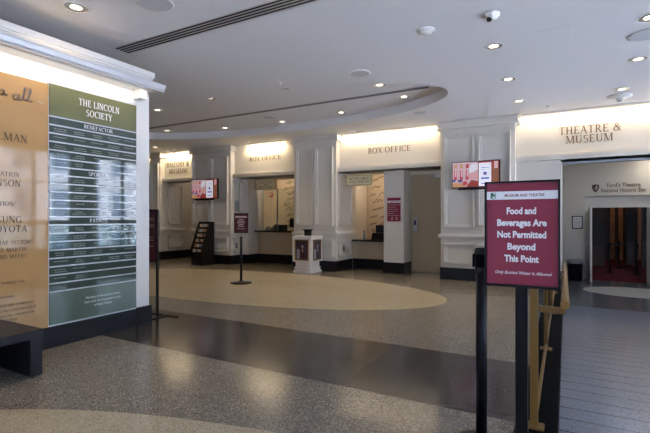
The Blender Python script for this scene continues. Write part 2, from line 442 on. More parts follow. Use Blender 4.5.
# right wall with three street windows
mb = MB(); WZ0, WZ1 = .35, 2.75
wins = [(-2.4, -.2), (.5, 3.1), (3.7, 6.3), (6.9, 9.3)]
mb.box(XR, XR + .25, -3.4, 15.2, -1, WZ0); mb.box(XR, XR + .25, -3.4, 15.2, WZ1, 3.2)
prev = -3.4
for a, b in wins: mb.box(XR, XR + .25, prev, a, WZ0, WZ1); prev = b
mb.box(XR, XR + .25, prev, 15.2, WZ0, WZ1)
struct(mb.build('wall_right', M['wall']), 'white street wall beside ramp with tall windows', 'wall')
for i, (a, b) in enumerate(wins):
    mb = MB(); xf0, xf1 = XR + .08, XR + .14
    mb.box(xf0, xf1, a, b, WZ0, WZ0 + .07); mb.box(xf0, xf1, a, b, WZ1 - .07, WZ1)
    n = 3
    for k in range(n + 1):
        y = a + (b - a) * k / n; mb.box(xf0, xf1, max(a, y - .035), min(b, y + .035), WZ0, WZ1)
    mb.box(xf0, xf1, a, b, 1.95, 2.01); mb.box(xf0, xf1, a, b, 1.05, 1.10)
    w = struct(mb.build('window_%d' % (i + 1), M['trimw']), 'tall white street window beside ramp, %s' % ['nearest the lobby entrance', 'second along the ramp', 'third along the ramp', 'farthest down the ramp'][i], 'window')
    MB().box(XR + .105, XR + .111, a, b, WZ0, WZ1).build('pane', M['glass'], w)

# ---- street outside (seen only mirrored in the donor glass)
struct(MB().box(-25, 40, -40, 40, -1.3, -1.2).build('street', M['asphalt']), 'street outside the windows', 'street')
struct(MB().box(22, 24, -25, 40, -1.2, 9).build('street_facade', M['facade']), 'pale building across the street', 'building')

# ================================================================ BACK WALL
YF = 8.2      # pillar fronts
HF = 8.35     # header faces
def ring_y(mb, Y, x0, x1, z0, z1, w=.05, d=.035):
    for (a, b, c, e) in ((x0, x1, z0, z0 + w), (x0, x1, z1 - w, z1), (x0, x0 + w, z0, z1), (x1 - w, x1, z0, z1)):
        mb.box(a, b, Y - d, Y, c, e)
    w2 = w * .45
    for (a, b, c, e) in ((x0, x1, z0, z0 + w2), (x0, x1, z1 - w2, z1), (x0, x0 + w2, z0, z1), (x1 - w2, x1, z0, z1)):
        mb.box(a, b, Y - d * 1.7, Y - d, c, e)
def ring_x(mb, X, y0, y1, z0, z1, w=.05, d=.035, s=1):
    for (a, b, c, e) in ((y0, y1, z0, z0 + w), (y0, y1, z1 - w, z1), (y0, y0 + w, z0, z1), (y1 - w, y1, z0, z1)):
        mb.box(X, X + s * d, a, b, c, e)
def pillar(x0, x1, yb, label, npan=2, sides='r', yfront=YF, side_end=None):
    b = MB().box(x0, x1, yfront, yb, 0, CEIL).build('pillar', M['wall'])
    struct(b, label, 'pillar')
    se = side_end or yb
    def band(mb, d, z0, z1):
        mb.box(x0 - (d if 'l' in sides else 0), x1 + (d if 'r' in sides else 0), yfront - d, se, z0, z1)
    mb = MB(); band(mb, .014, 0, .225); mb.build('baseboard', M['black'], b, bevel=.003)
    mb = MB()
    band(mb, .05, .80, .83); band(mb, .035, .83, .85); band(mb, .028, .775, .80)
    mb.build('chair_rail', M['wall'], b, bevel=.004)
    mb = MB(); HB = min(se, HF)
    for d, z0, z1 in ((.075, 2.915, CEIL - .001), (.05, 2.83, 2.915), (.07, 2.80, 2.83)):
        mb.box(x0 - (d if 'l' in sides else 0), x1 + (d if 'r' in sides else 0), yfront - d, HB, z0, z1)
    mb.build('crown', M['wall'], b, bevel=.004)
    mb = MB(); mg = .07 if (x1 - x0) > .5 else .03; gap = .075; w = (x1 - x0 - 2 * mg - (npan - 1) * gap) / npan
    for k in range(npan):
        a = x0 + mg + k * (w + gap)
        ring_y(mb, yfront, a, a + w, .98, 2.68); ring_y(mb, yfront, a, a + w, .31, .68)
    if se - yfront > .4:
        if 'r' in sides: ring_x(mb, x1, yfront + .06, se - .06, .98, 2.08); ring_x(mb, x1, yfront + .06, se - .06, .31, .66)
        if 'l' in sides: ring_x(mb, x0, yfront + .06, se - .06, .98, 2.08, s=-1); ring_x(mb, x0, yfront + .06, se - .06, .31, .66, s=-1)
    mb.build('panel_moulding', M['wall'], b, bevel=.003)
    return b
pillar(-10.1, -9.72, 8.9, 'narrow panelled white pillar left of the balcony and museum opening', 1, 'r', side_end=8.36)
pillar(-8.52, -7.2, 9.3, 'panelled white pillar behind the brochure rack', 2, 'lr', side_end=8.62)
pillar(-5.34, -4.27, 9.2, 'panelled white pillar between the two ticket counters', 2, 'lr', side_end=8.98)
pillar(-2.05, -.76, 9.3, 'panelled white pillar behind the maroon notice stand', 2, 'lr', side_end=8.36)

def header(x0, x1, label, x0l=None, depth=.65):
    mb = MB().box(x0, x1, HF, HF + .35, 2.14, CEIL)
    h = struct(mb.build('trim', M['wall']), label, 'header')
    l = MB(); a = x0l if x0l is not None else x0
    l.box(a, x1, HF - .09, HF + .36, 2.14, 2.215); l.box(a, x1, HF - .075, HF + .2, 2.215, 2.235); l.box(a, x1, HF - .045, HF + .2, 2.235, 2.255)
    l.build('ledge', M['wall'], h, bevel=.003)
    return h
h1 = header(-9.72, -8.52, 'cream header wall over balcony and museum opening'); h1.name = 'trim_2'
h2 = header(-7.2, -5.34, 'cream header wall over first ticket counter from the brochure rack'); h2.name = 'trim_3'
h3 = header(-4.27, -2.05, 'cream header wall over ticket counter and staff door'); h3.name = 'trim_4'
h4 = header(-.76, XR, 'cream header wall over ramp opening to theatre'); h4.name = 'trim_5'
h0 = header(-14, -10.1, 'cream header wall at the dim left end'); h0.name = 'trim_6'
# soffits behind headers
for i, (a, b) in enumerate(((-7.2, -5.34), (-4.27, -2.05))):
    s_ = struct(MB().box(a, b, HF + .35, 9.25, 2.14, CEIL).build('wall_soffit', M['wall']), 'white soffit over %s' % ('first ticket recess' if i == 0 else 'ticket recess and staff door'), 'soffit')
# frieze moulding lines on headers' top
# wall filling left end
wall('wall_back', -14, -10.1, 8.45, 8.7, 0, CEIL, label='warmly lit white wall at the dim left end')
struct(MB().box(-14, -10.1, 8.43, 8.45, 0, .225).build('baseboard_back', M['black']))
# wall between pillar and ramp opening
mb = MB().box(-.76, -.06, 8.37, 8.85, 0, 2.14)
w = struct(mb.build('wall_back_right', M['wall']), 'plain white wall piece left of the ramp opening', 'wall')
MB().box(-.76, -.05, 8.355, 8.37, 0, .225).build('baseboard', M['black'], w)
# balcony corridor
wall('wall_corridor_left', -10.1, -9.72, 8.9, 11, 0, CEIL, label='white corridor side wall with wainscot inside balcony opening')
mb = MB()
pl = MB(); ring_x(pl, -9.72, 8.46, 8.98, .98, 2.1); ring_x(pl, -9.72, 8.46, 8.98, .31, .68)
pl.box(-9.72, -9.68, 8.37, 9.05, .79, .84)
struct(pl.build('trim_7', M['wall'], bevel=.003), 'raised wainscot moulding on corridor side wall', 'moulding')
struct(MB().box(-9.72, -9.705, 8.36, 11, 0, .225).build('baseboard_left', M['black']))
wall('wall_corridor_end', -10.1, -8.3, 10.2, 10.4, 0, CEIL, label='dim corridor end wall beyond balcony opening')
struct(MB().box(-9.7, -8.4, 10.185, 10.2, 0, .225).build('baseboard_end', M['black']))
wall('wall_corridor_right', -8.52, -8.3, 9.3, 10.2, 0, CEIL, label='white right wall inside balcony corridor')

# ---- ticket recess 1 : X -7.2..-5.34
def jamb(x0, x1, y0, y1, label):
    w = struct(MB().box(x0, x1, y0, y1, 0, 2.14).build('wall_jamb', M['wall']), label, 'wall')
    MB().box(x0 - .0, x1 + .012, y0 - .012, y1, 0, .225).build('baseboard', M['black'], w)
jamb(-7.2, -7.02, 8.62, 9.3, 'white jamb strip left of first ticket counter')
def knee(x0, x1, zc, ycnt, label, lab2):
    w = struct(MB().box(x0, x1, ycnt, ycnt + .12, 0, zc).build('wall_knee', M['tan']), label, 'wall')
    MB().box(x0, x1, ycnt - .015, ycnt, 0, .225).build('baseboard', M['black'], w)
    c = MB().box(x0, x1, ycnt - .14, ycnt + .62, zc, zc + .04).build('counter_top', M['counter'], bevel=.004)
    tag(c, lab2, 'counter', None); return c
knee(-7.02, -5.34, .79, 9.04, 'tan knee wall below first ticket counter', 'dark stone ticket counter in the recess nearest the brochure rack')
knee(-4.27, -3.33, .62, 9.04, 'tan knee wall below low ticket counter', 'low dark stone ticket counter beside the maroon wall notice')
# office behind
wall('wall_office_back', -8.5, -3.3, 10.9, 11.0, 0, CEIL, 'tan', 'tan back wall of ticket office')
wall('wall_office_left', -8.5, -8.3, 10.2, 10.9, 0, CEIL, 'tan', 'tan left wall of ticket office')
struct(MB().box(-8.3, -2.8, 9.25, 11, CEIL - .3, CEIL - .25).build('ceiling_office', M['ceil']), 'ticket office ceiling', 'ceiling')
wall('wall_office_right', -3.33, -3.2, 9.3, 10.9, 0, CEIL, 'tan', 'tan right wall of ticket office')
# lettered partition walls
def script_wall(name, x0, x1, Y, z0, z1, n, label):
    w = struct(MB().box(x0, x1, Y, Y + .05, 0, z1).build(name, M['tan']), label, 'wall')
    m = MB(); rnd = random.Random(n)
    for k in range(n):
        z = z1 - .2 - (z1 - z0 - .2) * k / n; x = x0 + .04 + rnd.random() * .1
        while x < x1 - .12:
            P = []; L = min(x1 - .04 - x, .2 + rnd.random() * .3); q = int(L / .026)
            for i in range(q):
                P.append((x + i * .026 + (.018 if i % 2 else 0), z + i * .006 + (.022 if i % 2 else -.014) + (.06 if rnd.random() < .2 else 0)))
            if len(P) > 2: strokes(m, spline(P, 4), .013, back(Y), 0, .002)
            x += L + .05
    m.build('lettering', M['ink'], w)
script_wall('wall_script_left', -7.02, -5.2, 10.2, .75, 2.3, 9, 'cream office wall covered in dark handwriting, first counter')
script_wall('wall_script_right', -4.55, -3.33, 10.5, .6, 2.3, 8, 'cream office wall covered in dark handwriting, low counter')
struct(MB().box(-4.66, -4.56, 9.66, 10.5, 0, 2.6).build('wall_post_office', M['wall']), 'white office partition end', 'wall')

# ticket glass
def screen(x0, x1, zc, Y, label, n):
    t = thing('ticket_screen', label, 'screen', ((x0 + x1) / 2, Y, zc))
    h = 1.9 - zc; W = (x1 - x0) / 2
    for k in range(n):
        a = -W + 2 * W * k / n; b = -W + 2 * W * (k + 1) / n
        MB().box(a + .01, b - .01, -.003, .003, .002, h).build('pane', M['tglass'], t)
        if k: MB().box(a - .012, a + .012, -.015, .015, .0005, h).build('mullion', M['steel'], t)
    return t
screen(-6.95, -5.4, .83, 9.1, 'clear glass screen on the first ticket counter', 3)

# column and door recess
w = struct(MB().box(-3.33, -2.9, 8.56, 9.3, 0, 2.14).build('pillar_plain', M['wall']), 'plain white column carrying the maroon notice', 'pillar')
MB().box(-3.345, -2.888, 8.545, 9.3, 0, .225).build('baseboard', M['black'], w)
wall('wall_door_head', -2.9, -2.05, 9.02, 9.3, 2.08, 2.14, label='white strip of wall over the beige staff door')
d = struct(MB().box(-2.888, -2.06, 9.03, 9.08, .004, 2.08).build('door_1', M['doorp'], bevel=.003), 'beige staff door with steel keypad lock', 'door')
m = MB(); m.box(-2.83, -2.76, 9.005, 9.03, .86, 1.14); m.build('lock_plate', M['steel'], d, bevel=.004)
m = MB(); m.box(-2.815, -2.775, 8.995, 9.005, 1.0, 1.1); m.build('keypad', M['blackp'], d, bevel=.002)
m = MB(); m.tube([(-2.80, 9.01, .92), (-2.80, 8.96, .92), (-2.79, 8.95, .92), (-2.68, 8.95, .92)], .01); m.build('door_handle', M['steel'], d)
m = MB(); m.box(-2.36, -2.1, 8.97, 9.03, 1.99, 2.05); m.box(-2.5, -2.30, 8.985, 9.0, 2.055, 2.065); m.build('door_closer', M['steel'], d, bevel=.004)
struct(MB().box(-2.9, -2.05, 9.0, 9.3, 0, .004).build('threshold', M['black']), 'dark door threshold', 'threshold')

# ---- header lettering
def letters(name, rows, place, label, mt=None, depth=.005):
    m = MB()
    for s, size, cx, z, wd in rows: serif_text(m, s, size, cx, z, place, width=wd, depth=depth)
    o = m.build(name, mt or M['gold']); tag(o, label, 'wall lettering'); return o
letters('wall_lettering', [('BOX OFFICE', .098, -6.27, 2.53, .93)], back(HF), 'bronze letters BOX OFFICE above the first ticket counter')
letters('wall_lettering', [('BOX OFFICE', .115, -3.14, 2.49, .92)], back(HF), 'bronze letters BOX OFFICE above the staff door and low counter')
letters('wall_lettering', [('BALCONY &', .13, -9.2, 2.54, .84), ('MUSEUM', .12, -9.2, 2.37, .68)], back(HF), 'bronze letters BALCONY & MUSEUM on the leftmost header')
letters('wall_lettering', [('THEATRE &', .125, .35, 2.555, .88), ('MUSEUM', .125, .345, 2.40, .67)], back(HF), 'bronze letters THEATRE & MUSEUM above the ramp opening')

# ================================================================ THEATRE END
FY = 15.0; LZ = -.68
mb = MB()
mb.box(-.7, .52, FY, FY + .3, LZ, CEIL); mb.box(2.14, XR + .2, FY, FY + .3, LZ, CEIL); mb.box(.52, 2.14, FY, FY + .3, 1.80, CEIL)
struct(mb.build('wall_theatre', M['wall']), 'white wall around theatre doors at the foot of the ramp', 'wall')
mb = MB(); mb.box(.52, .62, FY + .12, FY + .3, LZ, 1.80); mb.box(2.04, 2.14, FY + .12, FY + .3, LZ, 1.80); mb.box(.62, 2.04, FY + .12, FY + .3, 1.46, 1.80)
struct(mb.build('trim_8', M['trimw']), 'white frame around theatre doorway', 'door frame')
wall('wall_ramp_left', -.7, -.06, 8.85, FY, -1, CEIL, label='white side wall of the lower ramp')
# black line of roller gate at back of header
struct(MB().box(-.05, XR, 8.70, 8.80, 2.10, 2.145).build('trim_9', M['steel']), 'grey gate track under header at ramp opening', 'gate track')
def leaf(name, x, s, label):
    d = struct(MB().box(x - .022, x + .022, FY - .72, FY + .13, LZ + .01, 1.44).build(name, M['trimw'], bevel=.003), label, 'door')
    m = MB(); m.tube([(x - s * .022, FY - .62, .35), (x - s * .07, FY - .62, .35), (x - s * .07, FY - .1, .35), (x - s * .022, FY - .1, .35)], .012); m.build('push_bar', M['steel'], d)
    m = MB(); m.tube([(x - s * .03, FY - .66, LZ + .14), (x - s * .06, FY - .68, LZ + .02)], .012, seg=8); m.box(x - s * .04, x - s * .09, FY - .70, FY - .65, LZ + .001, LZ + .02); m.build('door_stop', M['brassp'], d)
    m = MB()
    for z in (-.4, .4, 1.2): m.cyl((x + s * .03, FY + .10, z), .012, .1)
    m.build('hinges', M['steel'], d)
leaf('door_2', .645, 1, 'left white theatre door standing open')
leaf('door_3', 2.04, -1, 'right white theatre door standing open')
# theatre room
struct(MB().box(-3, 5, FY, 24, LZ - .1, LZ - .001).build('floor_theatre', M['carpet']), 'red carpet inside the theatre doors', 'floor')
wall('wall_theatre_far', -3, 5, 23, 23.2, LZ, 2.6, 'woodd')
m = MB()
for x in (.2, 1.75, 2.05, 2.75, 3.0): m.box(x, x + .17, 22.9, 23, LZ, 2.6)
m.box(.9, 1.0, 22.9, 23, LZ, 2.6)
struct(m.build('trim_11', M['wood']), 'amber timber pilasters on far theatre wall', 'trim')
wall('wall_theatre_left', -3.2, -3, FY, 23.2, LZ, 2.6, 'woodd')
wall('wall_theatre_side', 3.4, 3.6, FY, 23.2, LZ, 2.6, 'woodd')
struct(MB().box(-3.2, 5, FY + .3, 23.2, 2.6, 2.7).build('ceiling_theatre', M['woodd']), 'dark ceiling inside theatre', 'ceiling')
# dark display panels inside
for i, (x, y, wd, h) in enumerate(((.95, 19.5, .75, 1.75), (2.25, 20.5, .32, 2.1), (2.62, 19.6, .30, 2.2), (3.15, 21.4, .35, 2.1))):
    m = MB().box(-wd / 2, wd / 2, -.06, .06, .0, h)
    t = thing('display_panel', ['wide dark display panel inside left of the theatre doorway', 'tall dark display panel near middle of theatre doorway', 'tall dark panel just past the middle of doorway', 'tall dark panel at the right in theatre doorway'][i], 'display panel', (x, y, LZ), 0, 'dark panels inside the theatre')
    m.build('board', M['woodd'], t, bevel=.01)
    MB().box(-wd / 2 + .03, wd / 2 - .03, -.066, -.06, .9, h - .1).build('face', M['dark'], t)

# ================================================================ GENERIC THINGS
def floor_post(name, label, cat, loc, group=None, H=1.0, r=.027, br=.14, head=True):
    t = thing(name, label, cat, loc, 0, group)
    MB().lathe([(br, 0), (br, .012), (br * .93, .022), (br * .5, .032), (r * 1.8, .042), (r * 1.2, .055), (0, .055)], seg=40).build('base', M['blackm'], t)
    MB().lathe([(r, .045), (r, H - .11)], seg=24).build('pole', M['blackm'], t)
    if head:
        MB().lathe([(r * 1.15, H - .125), (r * 1.22, H - .115), (r * 1.22, H - .012), (r * 1.0, H), (0, H)], seg=24).build('belt_head', M['blackp'], t)
        m = MB()
        for a in range(4):
            c, q = math.cos(a * PI / 2), math.sin(a * PI / 2)
            m.box(*(sorted((c * .033 - abs(q) * .022 , c * .040 + abs(q) * .022))), *(sorted((q * .033 - abs(c) * .022, q * .040 + abs(c) * .022))), H - .095, H - .03)
        m.build('belt_slot', M['rubber'], t)
    return t
floor_post('barrier_post', 'black belt barrier post beside the maroon notice stand', 'barrier post', (-.366, 2.278, 0))

# ---- big notice
t = thing('notice_stand', 'maroon notice on black stand forbidding food and beverages', 'notice stand', (-.168, 2.085, 0))
MB().lathe([(.125, 0), (.125, .01), (.117, .02), (.04, .03), (.03, .05), (0, .05)], seg=40).build('base', M['blackm'], t)
MB().box(-.0255, .0255, .0, .035, .04, .86).build('pole', M['blackm'], t, bevel=.004)
m = MB(); W2, z0, z1 = .151, .845, 1.313; f = .0085
m.box(-W2, W2, -.004, .012, z0, z1); m.box(-W2, W2, -.022, -.004, z0, z0 + f + .003); m.box(-W2, W2, -.022, -.004, z1 - f, z1)
m.box(-W2, -W2 + f, -.022, -.004, z0, z1); m.box(W2 - f, W2, -.022, -.004, z0, z1)
fr = m.build('frame', M['blackm'], t, bevel=.002)
m = MB(); m.box(-W2 + f, W2 - f, -.010, -.004, z0 + f, z1 - f)
p = m.build('poster', M['maroon'], t)
MB().box(-W2 + f, W2 - f, -.0115, -.0101, 1.232, 1.268).build('title_band', M['paper'], p)
font_obj('title_lettering', [('MUSEUM AND THEATRE', .018, .012, 1.2435, 'c', 1, 0, .158)], flat('maroon ink', (.22, .03, .05)), p, lambda u, v, d: (u, -.0118 - d, v), .0005, .02)
L = []
for s, z, wd in (('Food and', 1.168, .118), ('Beverages Are', 1.116, .198), ('Not Permitted', 1.064, .196), ('Beyond', 1.011, .112), ('This Point', .958, .138)):
    L.append((s, .040, 0, z, 'c', 1, 0, wd))
font_obj('lettering', L, M['paper'], p, lambda u, v, d: (u, -.0102 - d, v), .0005, .04)
font_obj('small_lettering', [('Only Bottled Water Is Allowed', .0185, .004, .903, 'c', 1, .35, .226)], M['paper'], p, lambda u, v, d: (u, -.0102 - d, v), .0005, .012)
m = MB(); m.box(-.127, -.103, -.0122, -.0116, 1.236, 1.264, 0)
for a, b, c, e, q in ((-.124, -.116, 1.238, 1.262, 1), (-.116, -.106, 1.246, 1.258, 1), (-.119, -.110, 1.239, 1.247, 2), (-.113, -.108, 1.252, 1.262, 2)): m.box(a, b, -.0126, -.0122, c, e, q)
m.build('logo', [flat('pale green', (.35, .5, .42)), flat('dark green', (.03, .10, .07)), M['paper']], p)

# ---- far small notice post
t = floor_post('notice_post', 'small maroon notice on slim black post before first ticket counter', 'notice post', (-5.01, 5.98, 0), H=.93, r=.022, br=.19, head=False)
m = MB(); m.box(-.125, .125, -.012, .012, .885, 1.235); m.build('frame', M['blackm'], t, bevel=.004)
p = MB().box(-.108, .108, -.016, -.012, .902, 1.218).build('poster', M['maroond'], t)
m = MB(); m.box(-.1, .1, -.018, -.0165, 1.155, 1.185); 
for z, w_ in ((1.125, .06), (1.095, .1), (1.065, .11), (1.035, .07), (1.005, .08)): m.box(-w_ / 2 - .01, w_ / 2 + .01, -.018, -.0165, z - .007, z + .007)
m.box(-.07, .07, -.018, -.0165, .955, .963)
m.build('lettering', M['c_pale print'] if 'c_pale print' in M else flat('pale print', (.55, .45, .42)), p)
t.rotation_euler = (0, 0, R(30))

# ---- dark red board by donor wall end
t = thing('sign_board', 'dark red board in black floor stand behind end of donor wall', 'sign board', (-4.35, 3.42, 0))
m = MB()
for x in (-.25, .25):
    m.box(x - .012, x + .012, -.012, .012, .012, 1.25)
m.box(-.25, .25, -.01, .01, 1.226, 1.25); m.box(-.25, .25, -.01, .01, .64, .664)
m.build('frame', M['blackm'], t, bevel=.002)
for x in (-.25, .25):
    MB().box(x - .02, x + .02, -.17, .17, 0, .012).build('foot', M['blackm'], t, bevel=.002)
m = MB().box(-.27, .42, .12, .16, .0, .012); m.build('cross_bar', M['blackm'], t, bevel=.002)
p = MB().box(-.238, .238, -.006, .006, .664, 1.226).build('poster', M['maroond'], t)
m = MB()
serif_text(m, 'THEATRE', .04, .212, 1.115, lambda u, v, d: (u, -.0062 - d, v), align='r', depth=.001)
serif_text(m, 'AND GALLERY', .04, .215, 1.04, lambda u, v, d: (u, -.0062 - d, v), align='r', depth=.001, width=None)
for z in (.92, .89, .82): m.box(-.15, .19, -.0072, -.0062, z, z + .008)
m.build('lettering', M['skin'], p)

# ================================================================ DONOR WALL
DX = -3.98; YE = 3.21
w = struct(MB().box(DX - .45, DX, -3.19, YE, 0, 2.70).build('wall_left', M['trimw']), 'white donor wall block with panels and black base', 'wall')
MB().box(DX - .44, DX + .012, -3.19, YE - .17, 0, .19).build('baseboard', M['black'], w, bevel=.003)
MB().box(DX - .46, DX + .03, YE - .17, YE + .015, 0, .20).build('end_block', M['black'], w, bevel=.003)
m = MB()
for d, z0, z1 in ((.055, 2.675, 2.735), (.04, 2.655, 2.675), (.03, 2.60, 2.655), (.02, 2.585, 2.60), (.008, 2.54, 2.585)):
    m.box(DX - .45, DX + d, -3.19, YE + d * .6, z0, z1)
m.build('crown', M['trimw'], w, bevel=.004)
# light shelf
m = MB(); m.box(DX, DX + .23, -3.19, YE - .03, 2.495, 2.505); m.build('light_shelf', M['trimw'], w, bevel=.003)
m = MB(); prof = [(.225, 2.478), (.262, 2.478), (.262, 2.492), (.272, 2.497), (.285, 2.530), (.290, 2.536), (.290, 2.548), (.268, 2.548), (.225, 2.515)]
m.add([(DX + a, -3.19, b) for a, b in prof] + [(DX + a, YE - .02, b) for a, b in prof], [tuple(range(9)), tuple(range(9, 18))] + [(i, (i + 1) % 9, 9 + (i + 1) % 9, 9 + i) for i in range(9)])
m.build('light_shelf_edge', M['alu'], w)
MB().box(DX, DX + .12, YE - .20, YE - .12, 2.40, 2.50).build('bracket', M['trimw'], w, bevel=.003)
m = MB(); m.box(DX + .15, DX + .19, -3.1, YE - .12, 2.48, 2.50); m.build('lamp_channel', M['alu'], w)
# orange panel
pl_ = left(DX + .017)
t = thing('donor_sign', 'ochre glass donor panel with dark lettering at the wall', 'donor panel', (0, 0, 0))
MB().box(DX, DX + .016, -1.6, 2.145, .19, 2.325).build('glass_sheet', M['orange'], t, bevel=.002)
m = MB()
def rt(s, size, y, z, tr=.06): serif_text(m, s, size, y, z, pl_, align='r', depth=.001, track=tr)
rt('SPIELMAN', .062, 1.975, 1.78)
rt('THE FOUNDATION', .036, 1.915, 1.49); rt('JOHNSON', .052, 1.925, 1.41)
rt('FOUNDATION/', .034, 1.885, 1.25)
rt('SAMSUNG', .054, 1.935, 1.11); rt('TOYOTA', .054, 1.975, 1.035)
rt('BAE SYSTEMS', .031, 2.02, .935); rt('LOCKHEED MARTIN', .031, 1.97, .875); rt('AND MYERS', .031, 1.97, .82)
rt('RESIDENT  AND', .018, 1.955, .615); rt('IN MEMORIAL', .018, 1.88, .50)
rt('THE LEADERSHIP CAMPAIGN', .02, 2.02, .43); rt('FOR THE CONSERVATION', .02, 2.045, .385); rt('OF THE THEATRE AND MUSEUM', .018, 2.03, .345); rt('AND CENTER', .018, 1.9, .31)
serif_text(m, '--------------', .02, 2.12, 2.045, pl_, align='r', depth=.001)
m.build('lettering', M['ink'], t)
# script "all -"
m = MB()
def loop(y, z, s, kind):
    if kind == 'a': P = [(.9, .9), (.5, 1.0), (.1, .6), (.15, .1), (.55, .1), (.85, .6), (.95, .95), (.9, .3), (1.05, .05), (1.4, .35)]
    else: P = [(0, .3), (.5, 1.1), (.85, 2.1), (.75, 2.4), (.5, 2.1), (.4, 1.0), (.45, .2), (.7, 0), (1.1, .4)]
    strokes(m, spline([(y + u * s, z + v * s) for u, v in P], 6), .0055, pl_, 0, .003)
    strokes(m, spline([(y + u * s + .004, z + v * s - .004) for u, v in P], 6), .005, pl_, 1, .002)
loop(1.86, 2.125, .05, 'a'); loop(1.925, 2.135, .045, 'l'); loop(1.965, 2.135, .045, 'l')
loop(1.76, 2.14, .045, 'a'); loop(1.70, 2.14, .045, 'l')
strokes(m, [(2.055, 2.15), (2.10, 2.145)], .008, pl_, 0, .003)
m.build('script_lettering', [M['skin'], M['ink']], t)
# green board
G0, G1 = 2.155, 3.035
t = thing('donor_board', 'green glass donor board of name strips headed THE LINCOLN SOCIETY', 'donor board', (0, 0, 0))
m = MB(); m.box(DX, DX + .008, G0 - .008, G1 + .006, .19, 2.36); m.build('backing', M['alu'], t)
MB().box(DX + .008, DX + .018, G0, G1, 2.058, 2.335).build('title_sheet', M['olive'], t)
MB().box(DX + .008, DX + .018, G0, G1, .205, .492).build('foot_sheet', M['greeng'], t)
rows = 21; dz = (2.05 - .495) / rows
for k in range(rows):
    z1_ = 2.05 - k * dz; z0_ = z1_ - dz
    st = MB().box(DX + .008, DX + .017, G0, G1, z0_ + .006, z1_ - .006).build('name_strip', M['teal'], t)
    MB().box(DX + .008, DX + .022, G0 - .006, G1 + .004, z0_ - .005, z0_ + .005).build('rail', M['alu'], t)
    if k in (0, 6, 12):
        m = MB(); serif_text(m, {0: 'BENEFACTOR', 6: 'SPONSOR', 12: 'PATRON'}[k], .036, (G0 + G1) / 2 + .02, z0_ + .020, left(DX + .0175), depth=.001)
        m.build('lettering', M['white'], st)
    elif k != 20:
        m = MB(); rn = random.Random(k)
        for cidx in range(5):
            if k in (18, 19) and cidx > 1: continue
            cy = G0 + .09 + cidx * .175
            for q in range(1 + (rn.random() < .5)):
                L_ = .05 + rn.random() * .07; zz = z0_ + .034 - q * .013 + (.006 if q == 0 else 0)
                y_ = cy - L_ / 2
                while y_ < cy + L_ / 2:
                    l2 = .008 + rn.random() * .018; m.add([(DX + .0178, a, b) for a, b in ((y_, zz), (y_ + l2, zz), (y_ + l2, zz + .007), (y_, zz + .007))], [(0, 1, 2, 3)]); y_ += l2 + .005
        m.build('name_lettering', M['namep'], st)
m = MB(); P_ = left(DX + .0185)
serif_text(m, 'THE LINCOLN', .062, 2.625, 2.205, P_, width=.42, depth=.003); serif_text(m, 'SOCIETY', .062, 2.62, 2.115, P_, width=.27, depth=.003)
m.build('lettering', M['white'], t)
font_obj('foot_lettering', [('Members of the Lincoln Society', .03, 2.66, .385, 'c', 1, .2, .36), ('have made the most generous gifts', .03, 2.66, .345, 'c', 1, .2, .38), ("to Ford's Theatre.", .03, 2.66, .305, 'c', 1, .2, .19)], M['white'], t, P_, .001)

# ---- bench
t = thing('bench', 'black slate bench against the donor wall', 'bench', (-3.66, .9, 0))
MB().box(-.30, .30, -1.0, .89, .27, .335).build('seat', M['slate'], t, bevel=.008)
for y in (-.85, .80): MB().box(-.28, .29, y - .0, y + .085, 0, .27).build('leg', M['slate'], t, bevel=.006)

# ================================================================ RAILING
t = thing('glass_railing', 'brass and glass railing with handrail along the ramp edge', 'railing', (-.147, 2.6, .02))
PY = [0, 1.58, 3.18, 4.78]
for y in PY:
    p = MB().box(-.020, .020, y - .018, y + .018, .012, 1.02).build('post', M['brassp'], t, bevel=.003)
    MB().box(-.05, .05, y - .04, y + .04, 0, .012).build('base_plate', M['brassp'], p, bevel=.002)
MB().box(-.025, .025, -.05, 5.6, 1.02, 1.06).build('top_rail', M['brassp'], t, bevel=.01)
MB().box(-.014, .014, .02, 5.6, .02, .045).build('bottom_rail', M['brassp'], t, bevel=.003)
for a, b in zip(PY, PY[1:] + [5.62]): MB().box(-.004, .004, a + .03, b - .03, .06, 1.01).build('pane', M['rglass'], t)
def hz(y): return .70 - (y - 2.6) / 15      # world height of handrail centre
pts = [(.147, y - 2.6, hz(y) - .02) for y in (2.52, 5, 7.5, 10.0, 10.7)]
m = MB(); m.tube(pts, .0215, seg=20)
hr = m.build('handrail', M['brass'], t)
for y in [2.6, 4.18, 5.78, 7.38]:
    z = hz(y) - .02 - .0
    MB().box(.024, .15, y - 2.6 - .012, y - 2.6 + .012, z - .055, z - .022).build('bracket', M['brassp'], hr, bevel=.002)
for y in (9.2, 10.5):
    z = hz(y) - .02
    MB().tube([(.147, y - 2.6, z - .02), (.147, y - 2.6, z - .06), (.08, y - 2.6, z - .06)], .009, seg=8).build('bracket', M['brassp'], hr)

